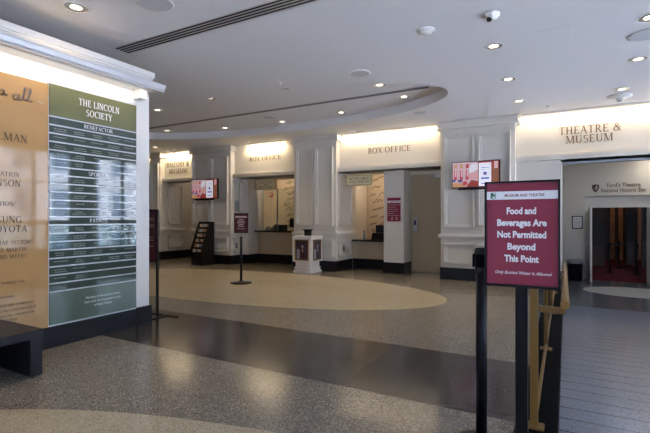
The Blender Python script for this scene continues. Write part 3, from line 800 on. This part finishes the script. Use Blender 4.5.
# ================================================================ SCREENS (TV)
def tv(loc, rz, W, H, label):
    t = thing('wall_television', label, 'television', loc, rz, None)
    MB().box(-W / 2, W / 2, -.03, .02, 0, H).build('casing', M['blackp'], t, bevel=.004)
    MB().box(-W * .12, W * .12, .02, .13, H * .3, H * .7).build('bracket', M['blackm'], t)
    MB().box(-W * .36, W * .34, -.035, .02, -.035, -.003).build('speaker_bar', M['blackm'], t, bevel=.003)
    cols = [(.52, .36, .38), (.45, .05, .06), (.62, .58, .62), (.45, .04, .07), (.10, .08, .25), (.50, .27, .12), (.22, .08, .04), (.80, .82, .90), (.08, .12, .38), (.28, .04, .03), (.55, .30, .31)]
    nm = [flat('screen tone %s' % n, c, .58) for n, c in zip('rose,red,white,crimson,navy,amber,brown,paper,blue,maroon,pink'.split(','), cols)]
    m = MB(); e = .014; a, b, c, d = -W / 2 + e, W / 2 - e, e, H - e
    def q(u0, u1, v0, v1, i, y): 
        m.add([(a + (b - a) * u, y, c + (d - c) * v) for u, v in ((u0, v0), (u1, v0), (u1, v1), (u0, v1))], [(0, 1, 2, 3)], i)
    def g(P, i, y): m.add([(a + (b - a) * u, y, c + (d - c) * v) for u, v in P], [tuple(range(len(P)))], i)
    y = -.0305
    q(0, 1, 0, 1, 0, y); q(.56, 1, 0, 1, 9, y - .0003); q(.86, 1, .1, .75, 6, y - .0005); q(.90, .98, .70, .98, 0, y - .0006)
    g([(0, .0), (.35, 0), (.2, .16), (0, .18)], 5, y - .0003); g([(.30, 0), (.56, 0), (.56, .22), (.42, .28)], 9, y - .0003)
    for k in range(3):
        u = .03 + k * .13
        g([(u, .30), (u + .07, .30), (u + .055, .72), (u + .01, .70)], 1 if k != 1 else 3, y - .0005); g([(u + .03, .42), (u + .05, .42), (u + .045, .75), (u + .032, .75)], 2, y - .0006)
        q(u + .01, u + .07, .76, .92, 5 if k != 2 else 1, y - .0005)
    g([(.38, .55), (.56, .68), (.56, .95), (.42, .92), (.36, .75)], 2, y - .0005); g([(.34, .30), (.56, .32), (.56, .55), (.36, .52)], 10, y - .0005)
    q(.12, .22, .20, .30, 4, y - .0007); q(.0, .07, .22, .32, 4, y - .0007); g([(.24, .06), (.34, .10), (.30, .26), (.22, .18)], 3, y - .0007)
    q(.58, .84, .02, .94, 7, y - .0008); g([(.68, .45), (.74, .45), (.755, .56), (.71, .60), (.665, .56)], 8, y - .001); g([(.69, .50), (.73, .50), (.71, .58)], 1, y - .0012)
    q(.63, .80, .74, .77, 4, y - .001); q(.61, .81, .67, .69, 4, y - .001); q(.62, .80, .29, .36, 8, y - .001); q(.63, .79, .10, .14, 8, y - .001)
    m.build('screen', nm, t)
    return t
tv((-1.39, 8.02, 1.69), R(-2), .82, .47, 'wall television showing theatre picture, on pillar behind maroon notice')
tv((-7.86, 8.0, 1.63), R(3), .84, .49, 'wall television showing theatre picture, above the brochure rack')

# ================================================================ SMALL THINGS ON THE BACK WALL
# brochure rack
t = thing('brochure_rack', 'black floor rack of brochures against panelled pillar', 'rack', (-8.06, 8.02, 0), R(8))
W = .20; RZ = R(-5); BX, BY = -7.80, 7.86
t.location = (BX, BY, 0); t.rotation_euler = (0, 0, RZ)
m = MB()
m.box(-W, W, -.19, .19, 0, .26)
for s in (-1, 1):
    pr = [(-.20, .26), (.19, .26), (.19, 1.06), (.05, 1.06), (-.20, .42)]
    m.add([(s * W, a, b) for a, b in pr] + [(s * (W - .012), a, b) for a, b in pr], [tuple(range(5)), tuple(range(5, 10))] + [(i, (i + 1) % 5, 5 + (i + 1) % 5, 5 + i) for i in range(5)])
m.box(-W, W, .178, .19, .26, 1.06)
m.build('cabinet', M['blackp'], t)
tones = [(.75, .70, .62), (.50, .32, .14), (.70, .62, .40), (.16, .13, .26), (.62, .58, .54), (.52, .45, .20), (.30, .07, .07), (.2, .3, .36)]
kb = 0
ca, sa = math.cos(RZ), math.sin(RZ)
for r_ in range(6):
    z = .28 + r_ * .122; y = -.17 + r_ * .044
    MB().box(-W + .013, W - .013, y - .012, y - .006, z, z + .04).build('shelf_lip', M['blackp'], t)
    MB().box(-W + .013, W - .013, y - .012, .178, z - .006, z).build('shelf', M['blackp'], t)
    for c_ in range(4):
        o_ = MB().box(-.040, .040, -.004, .004, 0, .112, 0)
        o_.box(-.034, .034, -.0046, -.004, .05, .104, 1)
        a, b = flat('brochure %d' % (kb % 8), tones[(kb * 3 + r_) % 8]), flat('cover %d' % (kb % 5), tones[(kb * 5 + 2) % 8])
        o = o_.build('brochure', [a, b])
        lx, ly = -W + .06 + c_ * .0935, y + .008
        o.location = (BX + lx * ca - ly * sa, BY + lx * sa + ly * ca, z + .001); o.rotation_euler = (R(-9), 0, RZ)
        tag(o, '%s brochure in the %s row of the black rack' % (['leftmost', 'second from left', 'second from right', 'rightmost'][c_], ['bottom', 'second lowest', 'third lowest', 'third highest', 'second highest', 'top'][r_]), 'brochure', 'brochures in the black rack')
        kb += 1

# kiosk / donation box with top hat
t = thing('donation_box', 'white pedestal box with gilt framed pictures at the middle pillar', 'donation box', (-4.78, 7.86, 0), R(0))
W = .22
m = MB(); m.box(-W, W, -W, W, .0, .05); m.box(-W + .02, W - .02, -W + .02, W - .02, .05, .09); m.box(-W + .015, W - .015, -W + .015, W - .015, .09, .12); m.box(-W + .035, W - .035, -W + .035, W - .035, .12, .235)
m.build('plinth', M['trimw'], t, bevel=.005)
m = MB(); W = .23; m.box(-W, W, -W, W, .235, .74); m.box(-W - .012, W + .012, -W - .012, W + .012, .74, .775)
m.build('body', M['trimw'], t, bevel=.005)
def pic(face, i):
    def pt(u, y, z): return (u, -W - y, z) if face == 'f' else (W + y, u, z)
    m = MB(); a, b, c, d, k = -.165, .165, .27, .70, .022
    def bx(u0, u1, z0, z1, y0, y1, mi=0):
        P = [pt(u0, y0, z0), pt(u1, y1, z1)]; m.box(P[0][0], P[1][0], P[0][1], P[1][1], z0, z1, mi)
    bx(a, b, c, c + k, 0, .014); bx(a, b, d - k, d, 0, .014); bx(a, a + k, c, d, 0, .014); bx(b - k, b, c, d, 0, .014)
    f_ = m.build('picture_frame', M['brass'], t, bevel=.002)
    m = MB(); bx(a + k, b - k, c + k, d - k, 0, .004, 0)
    # figure silhouettes in the print
    bx(-.02, .06, .32, .52, .004, .006, 1); bx(-.0, .04, .53, .585, .004, .006, 2); bx(.01, .035, .44, .52, .006, .007, 2); bx(-.12, -.05, .30, .50, .004, .005, 3); bx(.0, .04, .585, .63, .006, .007, 1)
    m.build('picture', [M['photo1'], M['maroond'], M['skin'], M['greyp']], f_)
pic('f', 0); pic('r', 1)
h = thing('top_hat', 'black top hat upturned on the white donation box', 'hat', (-4.76, 7.84, .776))
MB().lathe([(.075, 0), (.078, .01), (.078, .09), (.082, .118), (.135, .128), (.14, .134), (.13, .136), (.07, .13), (.07, .01), (0, .008)], seg=36, cap=True).build('crown', M['hat'], h)
MB().lathe([(.0795, .09), (.083, .092), (.084, .112), (.0835, .116)], seg=36, cap=False).build('band', M['rubber'], h)

# notice on column
t = thing('wall_notice', 'maroon notice with pictograms on the plain white column', 'notice', (-3.105, 8.55, 1.08))
p = MB().box(-.145, .145, -.008, .006, 0, .49).build('board', M['maroon'], t)
m = MB(); m.box(-.135, .145, -.010, -.008, .385, .43)
m.build('title_band', M['paper'], p)
m = MB()
for z, w_ in ((.335, .26), (.29, .18), (.245, .20), (.20, .22), (.16, .14), (.118, .25)):
    x = -.125
    while x < -.125 + w_ - .02:
        l = random.uniform(.015, .035); m.box(x, x + l, -.0095, -.008, z, z + .012); x += l + .008
for x in (-.055, .045):
    m.box(x, x + .035, -.0095, -.008, .035, .075); m.box(x + .005, x + .03, -.0095, -.008, .08, .095)
m.build('lettering', M['skin'], p)
m = MB(); m.box(-.08, .0, -.0112, -.010, .397, .418); m.box(.02, .12, -.0112, -.010, .40, .414); m.build('title_lettering', M['greyp'], p)

# hanging beige signs
def hang(loc, label, lines, W=.30, H=.235):
    t = thing('hanging_sign', label, 'hanging sign', loc)
    MB().box(-W, W, -.015, .015, 0, H).build('board', M['beige'], t, bevel=.004)
    m = MB()
    for s in (-1, 1): m.cyl((s * W * .8, 0, H), .004, 2.14 - loc[2] - H)
    m.build('hanging_rods', M['steel'], t)
    m = MB(); k = .008
    m.box(-W + .012, W - .012, -.0165, -.015, .012, .012 + k); m.box(-W + .012, W - .012, -.0165, -.015, H - .012 - k, H - .012); m.box(-W + .012, -W + .012 + k, -.0165, -.015, .012, H - .012); m.box(W - .012 - k, W - .012, -.0165, -.015, .012, H - .012)
    m.build('border', M['brassp'], t)
    m = MB()
    for s, size, z, wd in lines: serif_text(m, s, size, 0, z, lambda u, v, d: (u, -.015 - d, v), width=wd, depth=.002)
    m.build('lettering', M['ink'], t)
hang((-3.835, 8.42, 1.835), 'beige hanging sign reading ACCESSIBLE above the low ticket counter', [('ACCESSIBLE', .055, .13, .47), ('TICKET WINDOW', .035, .07, .47)])
hang((-6.31, 8.45, 1.83), 'beige hanging sign with three rows of lettering above the first ticket counter', [('TICKET SALES', .04, .16, .44), ('AND', .035, .105, .12), ('WILL CALL', .04, .045, .40)], .31, .25)

# plaque, outlets, frames
t = thing('wall_plaque', 'small silver framed plaque on side of brochure pillar', 'plaque', (-7.2, 8.42, 1.3))
MB().box(0, .012, -.13, .13, 0, .29).build('frame', M['steel'], t, bevel=.003)
MB().box(.012, .014, -.105, .105, .03, .26).build('print', M['greyp'], t)
def outlet(loc, label):
    t = thing('wall_outlet', label, 'outlet', loc)
    MB().box(0, .008, -.04, .04, 0, .12).build('plate', M['blackp'], t, bevel=.002)
    m = MB(); m.box(.008, .011, -.022, .022, .018, .05); m.box(.008, .011, -.022, .022, .07, .102); m.build('socket', M['plast'], t)
outlet((-4.27, 8.55, .42), 'dark outlet plate on the side of the middle pillar')
outlet((-7.2, 8.42, .40), 'dark outlet plate low on the side of the brochure pillar')
t = thing('framed_notice', 'small black framed paper on wall left of theatre doors', 'frame', (.32, 15.0, .83))
MB().box(-.14, .14, -.025, 0, 0, .38).build('frame', M['blackm'], t, bevel=.003)
MB().box(-.115, .115, -.027, -.025, .025, .355).build('paper', M['white'], t)
m = MB()
for z in (.30, .27, .22, .19, .16, .11, .08): m.box(-.08, .08, -.028, -.027, z, z + .008)
m.build('lettering', M['greyp'], t)
# emblem and theatre lettering
t = thing('arrowhead_emblem', 'brown arrowhead emblem on wall above theatre doors', 'emblem', (.785, 15.0, 1.9))
def shape(name, P, y0, y1, mt):
    n = len(P); v = [(x, -y0, z) for x, z in P] + [(x, -y1, z) for x, z in P]
    MB().add(v, [tuple(range(n)), tuple(range(n, 2 * n))] + [(i, (i + 1) % n, n + (i + 1) % n, n + i) for i in range(n)]).build(name, mt, t)
A_ = [(0, 0), (.05, .05), (.085, .12), (.09, .19), (.07, .235), (.03, .225), (0, .25), (-.03, .225), (-.07, .235), (-.09, .19), (-.085, .12), (-.05, .05)]
shape('plaque', A_, 0, .015, M['brown'])
shape('tree', [(.0, .06), (.02, .06), (.02, .10), (.055, .12), (.045, .17), (.03, .21), (.0, .18), (-.01, .11)], .015, .019, M['skin'])
shape('hill', [(-.06, .09), (-.01, .07), (.0, .11), (-.03, .16), (-.06, .14)], .015, .018, flat('emblem green', (.10, .12, .08)))
o = font_obj('wall_lettering', [("Ford's Theatre", .165, 1.46, 2.045, 'c', 1, 0, .80), ('National Historic Site', .155, 1.45, 1.90, 'c', 1, 0, 1.06)], M['gold'], None, back(15.0), .01, .01)
tag(o, "bronze lettering Ford's Theatre National Historic Site over theatre doors", 'wall lettering')

# fire alarms
def alarm(loc, label):
    t = thing('fire_alarm', label, 'fire alarm', loc)
    MB().box(-.06, .06, -.04, 0, 0, .13).build('body', M['red'], t, bevel=.006)
    MB().box(-.035, .035, -.052, -.04, .05, .10).build('strobe', M['white'], t, bevel=.003)
alarm((-10.55, 8.45, 1.84), 'red fire alarm on warmly lit wall at left end')
alarm((-7.93, 10.9, 1.80), 'red fire alarm on the ticket office back wall')

# counter devices
def monitor(loc, label, rz=0, W=.36):
    t = thing('monitor', label, 'monitor', loc, rz)
    MB().box(-.1, .1, -.07, .07, 0, .012).build('base', M['blackp'], t, bevel=.003)
    MB().box(-.02, .02, .0, .02, .012, .1).build('stem', M['blackp'], t)
    MB().box(-W / 2, W / 2, -.02, .0, .07, .07 + W * .6).build('panel', M['blackp'], t, bevel=.004)
    return t
def printer(loc, label, rz=0, s=1):
    t = thing('ticket_printer', label, 'printer', loc, rz)
    MB().frus((-.16 * s, .16 * s, -.13, .13), (-.15 * s, .15 * s, -.08, .12), 0, .14 * s).build('body', M['blackp'], t, bevel=.006)
    MB().box(-.1 * s, .1 * s, -.11, -.09, .05, .058).build('slot', M['greyp'], t)
    return t
monitor((-6.12, 9.45, .831), 'black monitor on the first ticket counter', R(170), .40)
printer((-6.57, 9.40, .831), 'wide black ticket printer on the first ticket counter', 0, 1)
printer((-5.62, 9.42, .831), 'dark ticket printer at the right on first counter', 0, .8)
t = thing('phone', 'dark desk phone on the left of first counter', 'phone', (-6.87, 9.35, .831))
MB().frus((-.09, .09, -.1, .1), (-.08, .08, -.02, .1), 0, .07).build('body', M['blackp'], t, bevel=.004)
MB().tube([(-.05, -.07, .06), (-.055, .0, .085), (-.05, .08, .08)], .016).build('handset', M['blackp'], t)
monitor((-3.70, 9.55, .661), 'black monitor on the low ticket counter', R(190), .42)
printer((-3.64, 9.14, .661), 'large black printer on the low ticket counter', 0, 1.1)
t = thing('bottle', 'small pale bottle at the left of low counter', 'bottle', (-4.02, 9.1, .661))
MB().lathe([(.03, 0), (.032, .01), (.032, .11), (.015, .15), (.014, .18), (0, .18)], seg=20).build('body', M['greyp'], t)
MB().lathe([(.017, .18), (.017, .2), (0, .2)], seg=16).build('cap', M['blackp'], t)

# trash can
t = thing('trash_can', 'black trash can with pale liner rim by theatre doors', 'trash can', (.26, 14.72, LZ))
MB().lathe([(.17, 0), (.18, .01), (.205, .56), (.21, .565), (.195, .565), (.17, .05), (0, .04)], seg=32).build('body', M['bin'], t)
MB().lathe([(.208, .50), (.222, .545), (.224, .59), (.212, .61), (.198, .60), (.193, .5)], seg=32, cap=False).build('liner', M['greyp'], t)

# theatre barrier posts with belts
bp = floor_post('barrier_post', 'dark barrier post inside theatre at the left of its belt line', 'barrier post', (.35, 16.9, LZ), 'barrier posts inside theatre')
spots = [(1.3, 17.2), (2.02, 17.0), (1.72, 19.0)]
for (x, y), lb in zip(spots, ('dark barrier post inside theatre near middle of doorway', 'dark barrier post inside theatre nearest the right door', 'farthest dark barrier post inside theatre')):
    dup(bp, (x, y, LZ), 0, lb)
def belt(a, b, label):
    o = MB().add([(a[0], a[1], LZ + .92), (b[0], b[1], LZ + .92), (b[0], b[1], LZ + .97), (a[0], a[1], LZ + .97), (a[0], a[1] + .003, LZ + .92), (b[0], b[1] + .003, LZ + .92), (b[0], b[1] + .003, LZ + .97), (a[0], a[1] + .003, LZ + .97)], [(0, 1, 2, 3), (7, 6, 5, 4), (0, 4, 5, 1), (3, 2, 6, 7)]).build('barrier_belt', M['belt'])
    tag(o, label, 'belt', 'barrier belts inside theatre')
belt((.388, 16.912), (1.262, 17.188), 'black belt between left and middle posts inside theatre')
belt((1.338, 17.189), (1.982, 17.011), 'black belt between middle and right posts inside theatre')

# ================================================================ CEILING FITTINGS
def downlight(x, y, label, z=CEIL, r=.1, power=22, proto=[None]):
    if proto[0] is None:
        t = thing('ceiling_downlight', label, 'ceiling light', (x, y, z), 0, 'round recessed downlights')
        MB().lathe([(r, -.001), (r * 1.08, -.006), (r * 1.02, -.008), (r * .92, -.004)], seg=32, cap=False).build('trim_ring', M['plast'], t)
        m = MB().lathe([(r * .92, -.004), (r * .5, -.0035)], seg=32, cap=False)
        m.build('reflector', M['refl'], t)
        MB().lathe([(r * .5, -.003), (r * .5, -.0045), (0, -.0045)], seg=24, cap=False).build('lens', M['lens'], t)
        proto[0] = t
    else:
        t = dup(proto[0], (x, y, z), 0, label)
    if power:
        l = bpy.data.lights.new('downlight_beam', 'SPOT'); l.energy = power; l.color = (1, .77, .50); l.spot_size = R(95); l.spot_blend = .7; l.shadow_soft_size = .05
        o = bpy.data.objects.new('downlight_beam', l); COL.objects.link(o); o.location = (x, y, z - .02)
    return t
DL = [(-3.63, 2.19, 'round downlight nearest the donor wall', CEIL, 24), (-.65, 4.79, 'round downlight just beyond the dome camera', CEIL, 16), (-.64, 6.02, 'second round downlight beyond the dome camera', CEIL, 16),
      (-.62, 7.23, 'round downlight before pillar at the ramp opening', CEIL, 14), (.66, 4.78, 'round downlight at right edge over the ramp', CEIL, 10), (.72, 5.97, 'round downlight over middle of ramp', CEIL, 10),
      (.69, 7.25, 'round downlight before the theatre header', CEIL, 10), (-9.04, 7.47, 'round downlight before the leftmost header', CEIL, 14),
      (-3.65, 5.33, 'oval recess downlight, third along its near side', CEIL + RD, 16), (-5.02, 5.22, 'oval recess downlight, second along its near side', CEIL + RD, 16), (-6.4, 5.34, 'oval recess downlight, first along its near side', CEIL + RD, 16),
      (-2.36, 5.90, 'oval recess downlight at the right end, near side', CEIL + RD, 16), (-2.25, 6.66, 'oval recess downlight at the right end, far side', CEIL + RD, 16), (-3.6, 7.10, 'oval recess downlight, third along its far side', CEIL + RD, 16),
      (-4.98, 7.2, 'oval recess downlight, second along its far side', CEIL + RD, 16), (-6.4, 7.1, 'oval recess downlight, first along its far side', CEIL + RD, 16), (-7.72, 6.70, 'oval recess downlight at the left end', CEIL + RD, 14)]
for x, y, lb, z, pw in DL: downlight(x, y, lb, z, .095, pw * 2)

def disc(name, x, y, z, r, label, cat, kind='grille'):
    t = thing(name, label, cat, (x, y, z))
    if kind == 'grille':
        MB().lathe([(r, -.001), (r * 1.06, -.008), (r * .96, -.012)], seg=36, cap=False).build('rim', M['plast'], t)
        MB().lathe([(r * .96, -.012), (0, -.014)], seg=36, cap=False).build('grille', M['grille'], t)
    elif kind == 'smoke':
        MB().lathe([(r, -.001), (r, -.012), (r * .9, -.018)], seg=36, cap=False).build('collar', M['plast'], t)
        MB().lathe([(r * .8, -.018), (r * .7, -.03), (0, -.032)], seg=36, cap=False).build('body', M['plast'], t)
    return t
disc('ceiling_speaker', -2.21, 4.88, CEIL, .125, 'round grey ceiling speaker beside oval recess edge', 'speaker')
disc('ceiling_speaker', -2.97, 2.46, CEIL, .14, 'round grey ceiling speaker at the top near the long vent', 'speaker')
disc('ceiling_speaker', .70, 5.20, CEIL, .15, 'round grey ceiling speaker over the ramp between downlights', 'speaker')
disc('ceiling_speaker', -4.96, 6.75, CEIL + RD, .11, 'round ceiling speaker inside the oval recess', 'speaker')
disc('ceiling_speaker', -7.5, 7.72, CEIL, .09, 'small round ceiling speaker before the brochure pillar', 'speaker')
disc('ceiling_speaker', -2.16, 7.09 + .1, CEIL, .10, 'round ceiling speaker right of oval tip, before the staff door', 'speaker')
disc('smoke_detector', -1.16, 4.07, CEIL, .085, 'white round smoke detector left of the dome camera', 'smoke detector', 'smoke')
# dome camera
t = thing('dome_camera', 'white dome camera with dark lens on ceiling', 'camera', (-.56, 4.03, CEIL))
MB().lathe([(.065, -.001), (.067, -.016), (.055, -.027)], seg=32, cap=False).build('collar', M['plast'], t)
MB().lathe([(.055, -.026), (.045, -.042), (.025, -.052), (0, -.055)], seg=32, cap=False).build('dome', M['plast'], t)
MB().lathe([(.022, -.04), (.022, -.064), (.016, -.07), (0, -.07)], (-.02, -.02, 0), seg=20, cap=False).build('lens', M['blackp'], t)
# exit / emergency fitting
t = thing('emergency_light', 'round white ceiling fitting with small lamp by theatre header', 'emergency light', (.70, 7.62, CEIL))
MB().lathe([(.15, -.001), (.16, -.012), (.10, -.035), (.05, -.04), (.045, -.07), (0, -.075)], seg=36, cap=False).build('body', M['plast'], t)
MB().cyl((0, 0, -.10), .03, .03).build('lamp', M['alu'], t)
# hatch
m = MB(); x0, x1, y0, y1, k = -.24, .06, 4.62, 5.12, .005
for a, b, c, d in ((x0, x1, y0, y0 + k), (x0, x1, y1 - k, y1), (x0, x0 + k, y0, y1), (x1 - k, x1, y0, y1)): m.box(a, b, c, d, CEIL - .003, CEIL)
t = thing('ceiling_hatch', 'square access hatch outline in ceiling', 'hatch', (0, 0, 0))
MB().box(x0 + k, x1 - k, y0 + k, y1 - k, CEIL - .002, CEIL).build('panel', M['ceil'], t)
m.build('edge', M['plast'], t)
# sprinklers & small spots
def sprinkler(x, y, z, label):
    t = thing('sprinkler_head', label, 'sprinkler', (x, y, z), 0, 'ceiling sprinklers')
    MB().lathe([(.035, -.001), (.035, -.006), (.012, -.012), (.012, -.03), (.022, -.034), (0, -.036)], seg=20, cap=False).build('body', M['plast'], t)
sprinkler(-.24, 7.75, CEIL, 'white sprinkler head before theatre header')
sprinkler(-3.45, 7.95, CEIL, 'white sprinkler head before header of staff door')
sprinkler(-3.3, 4.72, CEIL, 'white sprinkler head at near edge of oval recess')
def spotl(x, y, label):
    t = thing('spotlight', label, 'spotlight', (x, y, CEIL))
    MB().cyl((0, 0, -.02), .03, .019).build('mount', M['plast'], t)
    m = MB().tube([(0, -.03, -.075), (0, .05, -.045)], .024, seg=14); m.build('lamp_head', M['plast'], t)
spotl(-3.72, 7.93, 'small white spotlight aimed at header of staff door')
spotl(-6.42, 7.94, 'small white spotlight aimed at first ticket counter header')
spotl(-9.2, 7.98, 'left of two small spotlights before the leftmost header'); spotl(-8.95, 8.0, 'right of two small spotlights before the leftmost header')
# slot diffusers
def slot(name, x0, x1, y0, n, pitch, z, label, sk=0):
    t = thing(name, label, 'air vent', (0, 0, 0))
    W_ = n * pitch
    MB().box(x0, x1, y0 - .012, y0 + W_ + .004, z - .004, z - .001).build('frame', M['alu'] if n > 3 else M['grille'], t)
    m = MB()
    for k in range(n): m.box(x0 + .015, x1 - .015, y0 + k * pitch, y0 + k * pitch + pitch * .55, z - .0055, z - .0041)
    m.build('slots', M['dark'], t)
slot('slot_diffuser', -4.16, 3.0 - 2.4, 2.92, 4, .042, CEIL, 'long four slot air diffuser across near ceiling')
slot('slot_diffuser', -8.1, -1.75, 6.30, 2, .05, CEIL + RD, 'long dark slot air diffuser inside oval recess')

# linear lamps above headers
def strip(x0, x1, power, label, y=HF - .14):
    t = thing('linear_lamp', label, 'linear lamp', ((x0 + x1) / 2, y, CEIL - .004))
    W_ = (x1 - x0) / 2
    MB().box(-W_, W_, -.022, .012, -.022, .003).build('housing', M['plast'], t)
    MB().box(-W_ + .01, W_ - .01, .0125, .0135, -.018, -.002).build('lens', M['lens'], t)
    l = bpy.data.lights.new('lamp_glow', 'AREA'); l.shape = 'RECTANGLE'; l.size = 2 * W_; l.size_y = .03; l.energy = power; l.color = (1, .80, .52)
    o = bpy.data.objects.new('lamp_glow', l); COL.objects.link(o); o.location = ((x0 + x1) / 2, y + .022, CEIL - .03); o.rotation_euler = (R(18), 0, 0)
strip(-4.2, -2.12, 14, 'warm linear lamp above staff door header')
strip(-6.78, -5.72, 13, 'warm linear lamp above first ticket counter header')
strip(-9.62, -8.6, 10, 'warm linear lamp above leftmost header')
strip(-.66, 2.55, 18, 'warm linear lamp above theatre header')
strip(-12.5, -10.2, 9, 'warm linear lamp at dim left end wall')
# donor wall lamp under shelf
l = bpy.data.lights.new('shelf_glow', 'AREA'); l.shape = 'RECTANGLE'; l.size = .03; l.size_y = 6.2; l.energy = 14; l.color = (1, .84, .62)
o = bpy.data.objects.new('shelf_glow', l); COL.objects.link(o); o.location = (DX + .17, YE - .15 - 3.1, 2.475); o.rotation_euler = (0, R(25), 0)

def point(x, y, z, p, col=(1, .8, .58), size=.12):
    l = bpy.data.lights.new('room_and_fill_lamp', 'AREA'); l.shape = 'DISK'; l.size = size * 2; l.energy = p; l.color = col
    o = bpy.data.objects.new('room_and_fill_lamp', l); COL.objects.link(o); o.location = (x, y, z)
point(-7.6, 9.9, 2.6, 14); point(-3.9, 9.8, 2.6, 12); point(-6.4, 9.6, 2.6, 8)
point(-9.0, 9.3, 2.9, 3)
point(2.2, 14.5, 2.9, 9, (1, .90, .78)); point(1.2, 12.0, 2.9, 30, (.70, .80, 1), .4); point(2.3, 21.8, 2.55, 5, (1, .6, .3))  # the bluish lamp is an added fill, brightening and cooling the landing

# daylight portals in the window openings
for a, b in wins:
    l = bpy.data.lights.new('window_portal', 'AREA'); l.shape = 'RECTANGLE'; l.size = WZ1 - WZ0; l.size_y = b - a; l.cycles.is_portal = True
    o = bpy.data.objects.new('window_portal', l); COL.objects.link(o); o.location = (XR + .3, (a + b) / 2, (WZ0 + WZ1) / 2); o.rotation_euler = (0, R(90), 0)
for a, b in rw:
    l = bpy.data.lights.new('window_portal', 'AREA'); l.shape = 'RECTANGLE'; l.size = b - a; l.size_y = 2.7; l.cycles.is_portal = True
    o = bpy.data.objects.new('window_portal', l); COL.objects.link(o); o.location = ((a + b) / 2, -3.45, 1.45); o.rotation_euler = (R(90), 0, 0)
w = bpy.data.worlds.new('sky'); sc.world = w; w.use_nodes = True
bg = w.node_tree.nodes['Background']; bg.inputs[0].default_value = (.46, .62, 1, 1); bg.inputs[1].default_value = 4.6
l = bpy.data.lights.new('sun', 'SUN'); l.energy = 108; l.angle = R(.5); l.color = (.77, .83, 1)
o = bpy.data.objects.new('sun', l); COL.objects.link(o); o.rotation_euler = Vector((.45, -.45, -.8)).to_track_quat('-Z', 'Y').to_euler(); o.location = (-5, 5, 20)

# ================================================================ CAMERA
cam = bpy.data.cameras.new('camera'); co = bpy.data.objects.new('camera', cam); COL.objects.link(co)
cam.sensor_width = 36; cam.lens = 433 / 650 * 36; cam.clip_start = .05
cam.shift_y = 1.5 / 650 
co.location = (0, 0, 1.15); co.rotation_euler = (R(90), 0, R(29))
sc.camera = co
sc.view_settings.view_transform = 'Standard'; sc.view_settings.look = 'None'; sc.view_settings.gamma = 1; sc.view_settings.use_curve_mapping = False
sc.view_settings.exposure = -0.08
try: sc.cycles.use_denoising = True; sc.cycles.sample_clamp_indirect = 20; sc.cycles.caustics_reflective = False; sc.cycles.caustics_refractive = False
except Exception: pass
